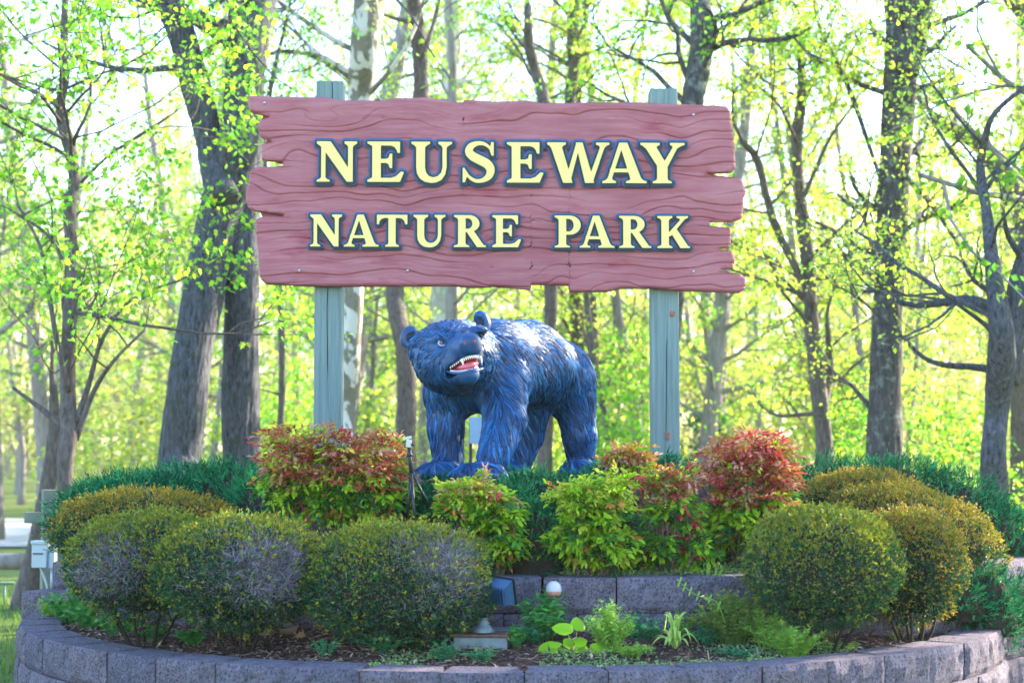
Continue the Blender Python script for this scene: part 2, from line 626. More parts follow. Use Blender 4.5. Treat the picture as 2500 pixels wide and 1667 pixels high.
leaves(chip, p, d, rdir(n) * .5 + np.array((0, 0, 1)), rng.uniform(.012, .05, n), palette(n, [(.10, .05, .035), (.05, .028, .022), (.2, .11, .07), (.33, .22, .15)], [4, 4, 2, .8]), LEAF_DIA, .55)
n = 2000
a = rng.uniform(-1.5, 1.5, n); r = np.sqrt(rng.uniform(2.0 ** 2, 3.0 ** 2, n))
x, y = C1[0] + r * np.sin(a), C1[1] - r * np.cos(a)
p = np.stack([x, y, bed_z(x, y) + rng.uniform(.002, .016, n)], -1)
d = rdir(n); d[:, 2] *= .15
leaves(chip, p, d, rdir(n) * .4 + np.array((0, 0, 1)), rng.uniform(.03, .10, n), palette(n, [(.26, .19, .14), (.18, .12, .09), (.36, .29, .22)], [2, 2, 1]), LEAF_NEEDLE, .55)
M_CHIP = leaf_mat('bark_chips', .02, .9, .1)
chip.build('bark_mulch', M_CHIP, kind='stuff')
# ------------------------------------------------------------------ park sign
YS = 11.75                      # front of the board
def S1(X, Y):                   # first tracing of the board, photo pixels
    return 580 + X / 2.8, 180 + Y / 2.8
sign = thing('park_sign', 'wide carved red wooden park sign with raised cream and blue lettering on two grey posts', 'sign', (0, 11.85, 1.0))

L_Y = [148, 200, 255, 285, 289, 312, 350, 425, 455, 461, 480, 585, 590, 628, 634, 660, 760, 830, 915, 935, 955, 968, 976, 1000, 1090, 1200, 1380, 1410, 1435]
L_X = [75, 65, 82, 215, 217, 155, 133, 150, 235, 232, 160, 162, 305, 310, 150, 85, 68, 52, 68, 100, 312, 308, 172, 122, 122, 135, 148, 160, 190]
R_Y = [218, 235, 265, 330, 400, 520, 640, 668, 676, 680, 690, 700, 712, 760, 805, 850, 920, 985, 1008, 1012, 1048, 1052, 1120, 1185, 1195, 1205, 1215, 1270, 1325, 1340, 1352, 1368, 1400, 1440, 1480, 1495]
R_X = [1600, 1625, 1640, 1640, 1655, 1665, 1670, 1645, 1590, 1480, 1478, 1560, 1715, 1728, 1743, 1725, 1722, 1715, 1640, 1495, 1495, 1640, 1640, 1635, 1562, 1558, 1650, 1668, 1650, 1572, 1575, 1700, 1740, 1743, 1730, 1700]
top_pts = [S1(x, y) for x, y in [(52, 148), (75, 148), (250, 155), (600, 160), (720, 180), (980, 182), (1050, 165), (1190, 165), (1300, 155), (1302, 160), (1285, 190), (1540, 205), (1545, 178), (1730, 188)]]
top_pts = [p for i, p in enumerate(top_pts) if i == 0 or p[0] > top_pts[i - 1][0]] + [(1200 + x / 2.8, 180 + y / 2.8) for x, y in [(0, 190), (250, 182), (330, 198), (500, 200), (660, 193), (1050, 195), (1200, 205), (1600, 218), (1745, 225)]]
bot_pts = [S1(x, y) for x, y in [(52, 1425), (190, 1435), (500, 1450), (720, 1452), (1000, 1450), (1480, 1448), (1600, 1460), (1730, 1456)]] + [(1200 + x / 2.8, 180 + y / 2.8) for x, y in [(0, 1450), (265, 1473), (275, 1438), (530, 1445), (532, 1488), (790, 1488), (880, 1465), (1100, 1465), (1300, 1480), (1700, 1495), (1745, 1490)]]
top_pts = np.array(sorted(top_pts)); bot_pts = np.array(sorted(bot_pts))
NR, NC = 310, 520
s = np.linspace(0, 1, NR)
xl = 580 + np.interp(s, (np.array(L_Y) - 148) / (1435 - 148), L_X) / 2.8
xr = 1200 + np.interp(s, (np.array(R_Y) - 218) / (1495 - 218), R_X) / 2.8
xl = xl + .8 * (vnoise(np.stack([s * 60, 0 * s, 0 * s], -1), 3) - .5)
c = np.linspace(0, 1, NC)
c = .5 - .5 * np.cos(c * PI) * (.12) - .5 * (1 - 2 * c) * .88
UX = xl[:, None] * (1 - c) + xr[:, None] * c
jag = 1.6 * (vnoise(np.stack([UX[0] * .09, 0 * UX[0], 0 * UX[0]], -1), 9) - .5)
TV = np.interp(UX, top_pts[:, 0], top_pts[:, 1]); BV = np.interp(UX, bot_pts[:, 0], bot_pts[:, 1])
UV = TV * (1 - s[:, None]) + BV * s[:, None]
# pixel -> sign plane
def plane(u, v, Y):
    u = np.asarray(u, float); v = np.asarray(v, float)
    dx = (u - 1250.0) / FPX; dy = (833.5 - v) / FPX
    dyy = _CT - dy * _ST; dz = _ST + dy * _CT
    return np.stack([dx * Y / dyy, np.full_like(u, Y), CAM_Z + dz * Y / dyy], -1)
G = plane(UX, UV, YS)
BX, BZ = G[..., 0], G[..., 2]
bnd = np.concatenate([G[0], G[:, -1], G[-1, ::-1], G[::-1, 0]])[:, [0, 2]]
flat = np.stack([BX, BZ], -1).reshape(-1, 2)
dist = np.full(len(flat), 9.0)
bs = bnd[::2]
for k in range(0, len(flat), 6000):
    dd = np.abs(flat[k:k + 6000, None, :] - bs[None])
    near = np.hypot(dd[..., 0], dd[..., 1])
    dist[k:k + 6000] = near.min(1)
dist = dist.reshape(NR, NC)
# carved grain: level lines of a stretched field
pz = np.stack([BX * .85, BZ * 2.6, 0 * BX], -1)
h = BZ / .070 + 2.8 * fbm(pz, 3, 21) + 1.9 * (vnoise(np.stack([BX * 2.6, BZ * 4.5, 0 * BX + 3], -1), 22) - .5) + .55 * (vnoise(np.stack([BX * 6.5, BZ * 9, 0 * BX + 3], -1), 24) - .5)
kx, kz = plane(785, 297, YS)[[0, 2]]
kk = ((BX - kx) / .30) ** 2 + ((BZ - kz) / .06) ** 2
h = h + 1.7 * np.exp(-kk * .7)
fr = h - np.round(h)
gz_, gx_ = np.gradient(h); sp_ = np.sqrt((gz_ / np.maximum(np.abs(np.gradient(BZ, axis=0)), 1e-5)) ** 2 + (gx_ / np.maximum(np.abs(np.gradient(BX, axis=1)), 1e-5)) ** 2)
dd = np.abs(fr) / np.clip(sp_, 6, 60) / np.sqrt(1 + .25 * (fbm(pz + 9, 2, 5) - .5))
strength = np.clip((vnoise(np.stack([BX * 1.6, np.round(h) * 1.7, 0 * BX], -1), 23) - .22) * 2.6, 0, 1)
groove = .017 * strength * np.exp(-(dd / .0038) ** 2)
step = .003 * strength * np.clip(1 - dd / .02, 0, 1) * (fr > 0)
pillow = .0018 * (.25 - fr ** 2) * 4
fine = .0016 * (fbm(np.stack([BX * 6, BZ * 120, 0 * BX], -1), 2, 31) - .5)
edge = np.clip(dist / .022, 0, 1)
dep = groove + step - pillow - fine + .02 * (1 - edge) ** 2
TH = .075
front = np.stack([BX, YS + dep, BZ], -1).reshape(-1, 3)
g = np.arange(NR * NC).reshape(NR, NC)
quads = np.stack([g[:-1, :-1], g[1:, :-1], g[1:, 1:], g[:-1, 1:]], -1).reshape(-1, 4)
loop = np.concatenate([g[0, :], g[1:, -1], g[-1, -2::-1], g[-2:0:-1, 0]])
Bk = front[loop].copy(); Bk[:, 1] = YS + TH
bk2 = np.stack([BX, 0 * BX + YS + TH, BZ], -1)[::10, ::20].reshape(-1, 3)
nb = len(front); nl = len(loop); i = np.arange(nl)
side = np.stack([loop[i], loop[(i + 1) % nl], nb + (i + 1) % nl, nb + i], -1)
nr2, nc2 = len(range(0, NR, 10)), len(range(0, NC, 20))
g2 = np.arange(nr2 * nc2).reshape(nr2, nc2) + nb + nl
qb = np.stack([g2[:-1, :-1], g2[:-1, 1:], g2[1:, 1:], g2[1:, :-1]], -1).reshape(-1, 4)

t = NT('sign_red_paint')
v = t.vec((1.2, 1, 14))
f = t.noise(2.2, 5, .6, v)
g_ = t.noise(1.6, 4, .6, t.vec((1, 1, 2.2)))
cc = t.ramp(g_, [(.3, (.25, .064, .080)), (.55, (.315, .093, .112)), (.78, (.365, .135, .155))])
cc = t.mix(t.ramp(f, [(.42, (0, 0, 0)), (.72, (.55, .55, .55))]), cc, (.40, .17, .19))
cc = t.mix(t.ramp(t.noise(2.3, 3, .6, t.vec((1, 1, 3.2))), [(.60, (0, 0, 0)), (.72, (.7, .7, .7))]), cc, (.24, .03, .055))
dr = t.ramp(t.noise(11, 5, .7, t.vec((1.4, 1, .22))), [(.60, (0, 0, 0)), (.75, (.45, .45, .45))])
cc = t.mix(dr, cc, (.20, .10, .105))
sc_ = t.ramp(t.noise(60, 4, .75, t.vec((.15, 1, 1))), [(.64, (0, 0, 0)), (.72, (.5, .5, .5))])
cc = t.mix(sc_, cc, (.50, .30, .31))
t.bump(t.noise(90, 3, .6, t.vec((.12, 1, 1))), .25, .004)
M_SIGN = t.set(cc, .62, .3)
V = np.concatenate([front, Bk, bk2]) - np.array(sign.location)
link('board', mesh_data('board', V, [quads, side, qb], M_SIGN, smooth=True), sign)

# posts
t = NT('weathered_post')
v = t.vec((1, 1, .035))
f = t.noise(42, 6, .7, v, .25)
cc = t.ramp(f, [(.28, (.10, .14, .14)), (.5, (.16, .215, .21)), (.75, (.22, .275, .27))])
stn = t.ramp(t.noise(3.2, 4, .6), [(.55, (0, 0, 0)), (.75, (.6, .6, .6))])
cc = t.mix(stn, cc, (.15, .215, .19))
t.bump(f, .5, .006)
M_POST = t.set(cc, .85, .15)
M_CRACK = simple('dark_crack', (.035, .04, .04), .9, .1)
M_KNOT = simple('knot_wood', (.26, .12, .09), .8, .2, 0, .4, 40)

def post(u0, u1, v_top, crack, knots):
    Yf = YS + TH + .004
    x0, x1 = plane(u0, 900, Yf)[0], plane(u1, 900, Yf)[0]
    w = x1 - x0
    zt = plane(u0, v_top, Yf)[2]
    mb = MB()
    # side profile with a split running down the front face: two half faces with a gap
    cpos = .55 * w
    n = 60
    zs = np.linspace(.7, zt, n)
    wob = .012 * np.sin(zs * 2.1 + u0) + .01 * (vnoise(np.stack([zs * 3, 0 * zs, 0 * zs + u0], -1), 2) - .5)
    gap = .0035 * np.clip(crack(zs), 0, 1)
    bev = .008
    L = [(0 * zs, bev + 0 * zs), (bev + 0 * zs, 0 * zs), (cpos + wob - gap, 0 * zs), (cpos + wob, .03 * np.clip(crack(zs), 0, 1)),
         (cpos + wob + gap, 0 * zs), (w - bev + 0 * zs, 0 * zs), (w + 0 * zs, bev + 0 * zs), (w + 0 * zs, w - bev + 0 * zs), (w - bev + 0 * zs, w + 0 * zs), (bev + 0 * zs, w + 0 * zs), (0 * zs, w - bev + 0 * zs)]
    A = np.stack([np.stack([x0 + a_, Yf + b_, zs], -1) for a_, b_ in L], 1)
    m = len(L)
    ii = np.arange(n - 1)[:, None] * m; jj = np.arange(m)[None]
    q = np.stack([ii + jj, ii + (jj + 1) % m, ii + m + (jj + 1) % m, ii + m + jj], -1).reshape(-1, 4)
    V = A.reshape(-1, 3)
    V = np.concatenate([V, [[x0 + w / 2, Yf + w / 2, zt + .004]]])
    tr = np.stack([(n - 1) * m + np.arange(m), (n - 1) * m + (np.arange(m) + 1) % m, np.full(m, n * m)], -1)
    mb.add(V, tr, q)
    o = mb.build('post', M_POST, sign)
    for (ku, kv, ra, rb) in knots:
        kp = plane(ku, kv, Yf)
        km = MB()
        a = np.linspace(0, 2 * PI, 14, endpoint=False)
        R0 = np.stack([kp[0] + ra * np.cos(a), 0 * a + Yf + .001, kp[2] + rb * np.sin(a)], -1)
        R1_ = np.stack([kp[0] + .8 * ra * np.cos(a), 0 * a + Yf - .006, kp[2] + .8 * rb * np.sin(a)], -1)
        VV = np.concatenate([R0, R1_, [[kp[0], Yf - .003, kp[2]]]])
        j = np.arange(14)
        km.add(VV, np.stack([14 + j, 14 + (j + 1) % 14, np.full(14, 28)], -1), np.stack([j, (j + 1) % 14, 14 + (j + 1) % 14, 14 + j], -1))
        km.build('knot', M_KNOT, o, smooth=True)
    return o
post(766, 833, 198, lambda z: np.where(z > 2.2, 1, .35 * np.clip((z - 1.2), 0, 1)), [])
post(1591, 1659, 216, lambda z: np.where((z > 1.7) & (z < 2.4), 1, .25), [(1641, 766, .02, .028), (1629, 1063, .02, .038)])

# bolts
M_BOLT = simple('galvanised_bolt', (.45, .47, .5), .4, .5, .8, .1)
bolt_mb = MB()
lathe(bolt_mb, (0, 0, 0), [(0, .012), (.006, .011), (.010, .006), (.011, 0), (.011, -.012)], 10, axis=rotm('X', PI / 2))
bd = bolt_mb.data('bolt', M_BOLT, True)
for (u, v_) in ((731, 661), (995, 661), (1693, 663), (646, 252), (1693, 281)):
    b = link('bolt', bd, sign)
    p = plane(u, v_, YS - .006)
    b.location = p - np.array(sign.location)

# ---- letters: shapes as unions of polygons, cap height 1, contoured from a distance field
def ell(cx, cy, rx, ry, a0=0, a1=2 * PI, n=28):
    a = np.linspace(a0, a1, n, endpoint=abs(a1 - a0) < 6.28)
    return [(cx + rx * math.cos(t_), cy + ry * math.sin(t_)) for t_ in a]
def serif(x0, x1, y0, y1, s0, s1):
    """slab serif from x0..x1 at y0 narrowing to s0..s1 at y1"""
    k = (y1 - y0)
    return [(x0, y0), (x1, y0), (x1, y0 + k * .45), (s1 + (x1 - s1) * .25, y0 + k * .8), (s1, y0 + k * 1.25), (s0, y0 + k * 1.25), (s0 - (s0 - x0) * .25, y0 + k * .8), (x0, y0 + k * .45)]
def thick(pts):
    """ribbon from (x, y, width) points"""
    p = smooth_path(np.array(pts, float), 60)
    tn = unit(np.gradient(p[:, :2], axis=0))
    nn = np.stack([-tn[:, 1], tn[:, 0]], -1)
    a = p[:, :2] + nn * p[:, 2:3] / 2; b = p[:, :2] - nn * p[:, 2:3] / 2
    return [tuple(q_) for q_ in a] + [tuple(q_) for q_ in b[::-1]]
GL = {
 'N': ([[(.02, .93), (.11, .95), (.34, 1), (.80, .3), (.89, 0), (.74, 0), (.11, .88)], [(.11, .05), (.215, .05), (.215, .9), (.11, .9)], [(.77, .06), (.885, .06), (.885, .95), (.77, .95)],
        [(0, 1), (.34, 1), (.3, .9), (.11, .86), (.03, .93), (0, .945)], serif(0, .32, 0, .09, .11, .215), [(.68, 1), (.99, 1), (.99, .945), (.93, .915), (.885, .86), (.77, .86), (.74, .915), (.68, .945)], [(.74, 0), (.885, 0), (.885, .3), (.7, .3)]], [], .99),
 'E': ([[(0, 1), (.80, 1), (.80, .72), (.74, .72), (.71, .81), (.66, .87), (.58, .9), (.33, .90), (.33, .57), (.46, .57), (.52, .60), (.55, .70), (.61, .70), (.61, .34), (.55, .34), (.52, .44), (.46, .47), (.33, .47), (.33, .10), (.58, .10), (.70, .14), (.83, .26), (.90, .24), (.80, 0), (0, 0), (0, .045), (.12, .11), (.12, .89), (0, .955)]], [], .90),
 'U': ([[(.12, .95), (.335, .95), (.335, .36), (.36, .24), (.43, .15), (.54, .115), (.65, .15), (.735, .24), (.765, .36), (.765, .95), (.865, .95), (.865, .36), (.83, .19), (.74, .06), (.62, -.005), (.49, -.02), (.33, .01), (.21, .09), (.14, .21), (.12, .36)],
        [(0, 1), (.46, 1), (.46, .95), (.39, .915), (.335, .86), (.12, .86), (.07, .915), (0, .95)], [(.66, 1), (1.0, 1), (1.0, .95), (.93, .915), (.865, .86), (.765, .86), (.72, .915), (.66, .95)]], [], 1.0),
 'S': ([thick([(.72, .74, .05), (.66, .86, .06), (.52, .955, .085), (.36, .965, .11), (.21, .90, .16), (.15, .77, .19), (.24, .65, .215), (.42, .555, .225), (.60, .455, .22), (.685, .31, .20), (.63, .14, .16), (.47, .045, .10), (.30, .045, .085), (.14, .15, .07), (.05, .30, .05)]),
        [(.70, 1.0), (.76, 1.0), (.76, .66), (.71, .66), (.66, .80)], [(0, 0), (.055, 0), (.11, .16), (.05, .36), (0, .36)]], [], .80),
 'W': ([[(.07, .95), (.34, .95), (.62, .0), (.39, 0)], [(.43, 0), (.56, 0), (.82, 1), (.72, 1)], [(.70, 1), (.87, 1), (1.15, 0), (.93, 0)], [(.98, 0), (1.11, 0), (1.43, .95), (1.325, .95)],
        [(0, 1), (.46, 1), (.46, .95), (.40, .92), (.355, .87), (.09, .87), (.06, .92), (0, .95)], [(1.2, 1), (1.53, 1), (1.53, .95), (1.46, .92), (1.41, .87), (1.30, .87), (1.28, .92), (1.2, .95)]], [], 1.53),
 'A': ([[(.42, 1), (.53, 1), (.215, .05), (.11, .05)], [(.42, 1), (.62, 1), (.98, .05), (.71, .05)], [(.19, .265), (.80, .265), (.80, .355), (.19, .355)], serif(0, .34, 0, .09, .115, .235), serif(.58, 1.09, 0, .09, .70, .97)], [], 1.09),
 'Y': ([[(.08, .95), (.36, .95), (.67, .42), (.42, .42)], [(.41, .05), (.665, .05), (.665, .44), (.41, .44)], [(.56, .49), (.665, .40), (.95, .95), (.835, .95)],
        [(0, 1), (.48, 1), (.48, .95), (.42, .92), (.38, .87), (.11, .87), (.07, .92), (0, .95)], [(.73, 1), (1.09, 1), (1.09, .95), (1.0, .92), (.92, .87), (.79, .87), (.79, .92), (.73, .95)], serif(.30, .77, 0, .09, .41, .665)], [], 1.09),
 'T': ([[(0, 1), (.95, 1), (.95, .70), (.89, .70), (.86, .80), (.80, .87), (.72, .90), (.23, .90), (.15, .87), (.09, .80), (.06, .70), (0, .70)], [(.36, .05), (.585, .05), (.585, .95), (.36, .95)], serif(.26, .69, 0, .09, .36, .585)], [], .95),
 'R': ([[(.13, .05), (.36, .05), (.36, .95), (.13, .95)], [(0, 1), (.45, 1), (.45, .86), (.13, .86), (.08, .92), (0, .95)], serif(0, .48, 0, .09, .13, .36), [(.3, 1), (.47, 1)] + ell(.47, .735, .325, .265, PI / 2, -PI / 2, 20) + [(.3, .47)], [(.38, .5), (.62, .5), (.93, .06), (1.0, .05), (1.0, 0), (.72, 0)]],
       [[(.36, .90), (.43, .90)] + ell(.43, .735, .145, .165, PI / 2, -PI / 2, 16) + [(.36, .57)]], 1.0),
 'P': ([[(.13, .05), (.36, .05), (.36, .95), (.13, .95)], [(0, 1), (.45, 1), (.45, .86), (.13, .86), (.08, .92), (0, .95)], serif(0, .48, 0, .09, .13, .36), [(.3, 1), (.47, 1)] + ell(.47, .70, .345, .30, PI / 2, -PI / 2, 20) + [(.3, .40)]],
       [[(.36, .90), (.43, .90)] + ell(.43, .70, .165, .20, PI / 2, -PI / 2, 16) + [(.36, .50)]], .82),
 'K': ([[(.13, .05), (.36, .05), (.36, .95), (.13, .95)], serif(0, .47, 0, .09, .13, .36), [(0, 1), (.47, 1), (.47, .95), (.41, .92), (.36, .87), (.13, .87), (.08, .92), (0, .95)], [(.34, .37), (.42, .37), (.88, .93), (.76, .93), (.34, .46)], [(.40, .52), (.58, .63), (.96, .06), (1.02, .05), (1.02, 0), (.72, 0)], [(.60, 1), (.96, 1), (.96, .95), (.88, .92), (.82, .87), (.72, .87), (.69, .92), (.60, .95)]], [], 1.02),
}

def poly_sd(P2, poly):
    poly = np.asarray(poly, float)
    a = poly; b = np.roll(poly, -1, 0)
    d2 = np.full(len(P2), 1e9); ins = np.zeros(len(P2), bool)
    for (ax, ay), (bx, by) in zip(a, b):
        ex, ey = bx - ax, by - ay
        L2 = ex * ex + ey * ey
        if L2 < 1e-12:
            continue
        wx, wy = P2[:, 0] - ax, P2[:, 1] - ay
        tt = np.clip((wx * ex + wy * ey) / L2, 0, 1)
        d2 = np.minimum(d2, (wx - tt * ex) ** 2 + (wy - tt * ey) ** 2)
        cnd = (ay > P2[:, 1]) != (by > P2[:, 1])
        with np.errstate(divide='ignore', invalid='ignore'):
            xi = ax + (P2[:, 1] - ay) * ex / (ey if abs(ey) > 1e-12 else 1e-12)
        ins ^= cnd & (P2[:, 0] < xi)
    d = np.sqrt(d2)
    return np.where(ins, -d, d)

GRES = 1 / 72.0
def glyph_field(ch):
    add, sub, w = GL[ch]
    xs = np.arange(-.20, w + .20, GRES); ys = np.arange(-.22, 1.20, GRES)
    X, Y = np.meshgrid(xs, ys)
    P2 = np.stack([X.ravel(), Y.ravel()], -1)
    f = np.full(len(P2), 9.0)
    for p_ in add:
        f = np.minimum(f, poly_sd(P2, p_))
    for p_ in sub:
        f = np.maximum(f, -poly_sd(P2, p_))
    return xs, ys, f.reshape(X.shape)

def contours(xs, ys, f, lev):
    """closed iso-lines (marching squares, linear interpolation)"""
    f = f - lev
    f = np.where(np.abs(f) < 1e-7, 1e-7, f)
    ny, nx = f.shape
    segs = {}
    ins = f < 0
    def ept(e):
        k, j, i = e
        if k == 0:
            t_ = f[j, i] / (f[j, i] - f[j, i + 1]); return (xs[i] + t_ * GRES, ys[j])
        t_ = f[j, i] / (f[j, i] - f[j + 1, i]); return (xs[i], ys[j] + t_ * GRES)
    code = ins[:-1, :-1] * 1 + ins[:-1, 1:] * 2 + ins[1:, 1:] * 4 + ins[1:, :-1] * 8
    tab = {1: [('L', 'B')], 2: [('B', 'R')], 3: [('L', 'R')], 4: [('R', 'T')], 5: [('L', 'B'), ('R', 'T')], 6: [('B', 'T')], 7: [('L', 'T')], 8: [('T', 'L')], 9: [('T', 'B')], 10: [('B', 'R'), ('T', 'L')], 11: [('T', 'R')], 12: [('R', 'L')], 13: [('R', 'B')], 14: [('B', 'L')]}
    for j, i in np.argwhere((code > 0) & (code < 15)):
        em = {'B': (0, j, i), 'T': (0, j + 1, i), 'L': (1, j, i), 'R': (1, j, i + 1)}
        for a, b in tab[int(code[j, i])]:
            segs[em[a]] = em[b]
    out = []
    while segs:
        s0 = next(iter(segs)); cur = s0; line = []
        while cur in segs:
            line.append(ept(cur)); nxt = segs.pop(cur); cur = nxt
        line = np.array(line)
        if len(line) < 8:
            continue
        # drop points that lie on a straight run
        keep = [0]
        for k in range(1, len(line) - 1):
            a, b, c_ = line[keep[-1]], line[k], line[k + 1]
            cr = abs((b[0] - a[0]) * (c_[1] - a[1]) - (b[1] - a[1]) * (c_[0] - a[0])) / max(np.hypot(*(c_ - a)), 1e-9)
            if cr > .0009:
                keep.append(k)
        out.append(line[keep])
    return out

def solid(mb, loops, to3, y_front, y_back, inset=0.0, mi_face=0, mi_side=0):
    """extruded flat shape; loops may hold holes"""
    ls = [[Vector((p_[0], p_[1], 0)) for p_ in l_] for l_ in loops]
    tri = tessellate_polygon(ls)
    pts = np.concatenate([np.asarray(l_) for l_ in loops])
    F3 = to3(pts, y_front)
    tri = np.array(tri)
    e1 = F3[tri[:, 1]] - F3[tri[:, 0]]; e2 = F3[tri[:, 2]] - F3[tri[:, 0]]
    flip = np.cross(e1, e2)[:, 1] > 0
    tri[flip] = tri[flip][:, ::-1]
    mb.add(F3, tri, None, mi=mi_face)
    n0 = 0
    for l_ in loops:
        l_ = np.asarray(l_); m = len(l_)
        A = to3(l_, y_front); B = to3(l_, y_back)
        i_ = np.arange(m); j_ = (i_ + 1) % m
        mb.add(np.concatenate([A, B]), None, np.stack([i_, j_, m + j_, m + i_], -1), mi=mi_side)

M_CREAM = simple('cream_letter_paint', (.74, .57, .185), .5, .4, 0, .04, 10, .05)
M_BLACK = simple('black_letter_edge', (.008, .012, .02), .5, .4, 0, .2)
M_BLUE = simple('blue_outline_paint', (.022, .075, .21), .5, .4, 0, .12, 14, .05)
M_BLUE_SHADED = simple('shaded_outline_edge', (.012, .03, .085), .5, .4, 0, .1)  # plate blue darkened for the edges, their shade put into the colour
FIELD = {}
def word(txt, us, v0, v1, cap_px):
    for ch, u0 in zip(txt, us):
        vb = v0 + (v1 - v0) * (u0 - us[0]) / (us[-1] - us[0])
        org = plane(u0, vb, YS)
        m_ = cap_px * M2PX(YS)
        if ch not in FIELD:
            xs, ys, f = glyph_field(ch)
            FIELD[ch] = (contours(xs, ys, f, 0.0), contours(xs, ys, f, .056), contours(xs, ys, f, .097), contours(xs, ys, f, .075))
        face, ring, plate, plate_in = FIELD[ch]
        tilt = (v1 - v0) / (us[-1] - us[0])
        def to3(p_, y):
            return np.stack([org[0] + p_[:, 0] * m_, np.full(len(p_), y), org[2] + p_[:, 1] * m_ - tilt * p_[:, 0] * m_], -1)
        lt = thing('letter', '', '', (org[0], YS, org[2]))
        del lt['label']; del lt['category']
        lt.parent = sign
        lt.location = org - np.array(sign.location)
        def big(ls, mn=.0):
            return [l_ for l_ in ls if abs(np.sum(l_[:, 0] * np.roll(l_[:, 1], -1) - np.roll(l_[:, 0], -1) * l_[:, 1])) / 2 > mn]
        a = MB(); solid(a, big(plate, .004), to3, YS - .021, YS + .006, 0, 0, 1)
        a.build('outline_plate', [M_BLUE, M_BLUE_SHADED], lt)
        b = MB(); solid(b, big(ring, .002), lambda p_, y: to3(p_, y) + np.array((.0015, 0, -.0055)) * (cap_px / 100), YS - .034, YS - .020, 0, 0, 0)
        b.build('letter_black_outline', [M_BLACK], lt)  # black painted outline round the cream face, set slightly low
        e = MB(); solid(e, face, to3, YS - .043, YS - .030, 0, 0, 1)
        e.build('letter_face', [M_CREAM, M_BLACK], lt)

word('NEUSEWAY', [774.6, 897.9, 1005, 1130, 1237.5, 1335.7, 1469.6, 1562.5], 446.0, 449.8, 100)
word('NATURE', [758.6, 840.7, 921, 1010, 1108.6, 1202], 603.3, 605.2, 78.6)
word('PARK', [1353.6, 1414.3, 1510.7, 1603.6], 606.0, 607.2, 78.6)
# ------------------------------------------------------------------ bear statue (smooth union of volumes -> one skin)
def smin(a, b, k):
    h = np.clip(.5 + .5 * (b - a) / k, 0, 1)
    return b * (1 - h) + a * h - k * h * (1 - h)
def smax(a, b, k):
    return -smin(-a, -b, k)
def sd_cap(p, a, b, ra, rb):
    a = np.asarray(a, np.float32); b = np.asarray(b, np.float32)
    ab = b - a
    t_ = np.clip(((p - a) @ ab) / ab.dot(ab), 0, 1)
    return np.linalg.norm(p - a - t_[..., None] * ab, axis=-1) - (ra + (rb - ra) * t_)
def sd_ell(p, c, r, R=None):
    q_ = p - np.asarray(c, np.float32)
    if R is not None:
        q_ = q_ @ np.asarray(R, np.float32)
    r = np.asarray(r, np.float32)
    k0 = np.linalg.norm(q_ / r, axis=-1); k1 = np.linalg.norm(q_ / (r * r), axis=-1)
    return k0 * (k0 - 1) / np.maximum(k1, 1e-6)

hd = P(1103, 868, 10.05)                                   # head centre
FWD = unit(np.array((.30, -.90, .20)))                     # where the muzzle points
HR = unit(np.cross(FWD, (0, 0, 1)))                        # its side (towards photo right ... left)
HR = HR if HR[0] > 0 else -HR
roll = math.radians(9)
HU = np.cross(HR, FWD); HU = HU if HU[2] > 0 else -HU
HR, HU = HR * math.cos(roll) + HU * math.sin(roll), HU * math.cos(roll) - HR * math.sin(roll)
HM = np.stack([HR, FWD, HU], 1)                            # columns: right, forward, up
def H(r, f, u_):
    return hd + HR * r + FWD * f + HU * u_
mouth_c = P(1139, 887, 9.74)

def bear_head(p):
    d = sd_ell(p, hd, (.236, .225, .205), HM)
    d = smin(d, sd_ell(p, H(0, -.03, .085), (.240, .17, .105), HM), .08)       # broad crown
    d = smin(d, sd_ell(p, H(0, .02, -.075), (.215, .205, .15), HM), .06)       # jowls
    d = smin(d, sd_ell(p, H(-.115, .08, -.07), (.095, .12, .105), HM), .07)
    d = smin(d, sd_ell(p, H(.11, .07, -.05), (.11, .13, .12), HM), .07)
    d = smin(d, sd_cap(p, H(.0, .14, .01), P(1146, 846, 9.735), .125, .075), .07)   # muzzle
    d = smin(d, sd_ell(p, P(1147, 832, 9.70), (.060, .045, .040), HM), .03)    # nose pad
    d = smin(d, sd_cap(p, H(-.02, .13, -.10), P(1142, 912, 9.76), .115, .070), .06)  # lower jaw
    d = smin(d, sd_ell(p, P(1085, 822, 9.86), (.075, .05, .030), HM), .05)     # brows
    d = smin(d, sd_ell(p, P(1168, 808, 9.88), (.06, .05, .028), HM), .05)
    d = smax(d, -sd_ell(p, P(1080, 839, 9.795), (.028, .035, .022), HM), .02)  # eye sockets
    d = smax(d, -sd_ell(p, P(1173, 818, 9.82), (.02, .03, .018), HM), .02)
    return d
RM = np.stack([unit(HR * .97 + HU * .10), FWD, unit(HU * .97 - HR * .10)], 1)
def bear_mouth(p):
    a = sd_ell(p, P(1136, 900, 9.74), (.125, .17, .062), RM)
    b = (p - P(1137, 904, 9.74).astype(np.float32)) @ RM[:, 2].astype(np.float32)
    return smax(a, -b - .006, .012)
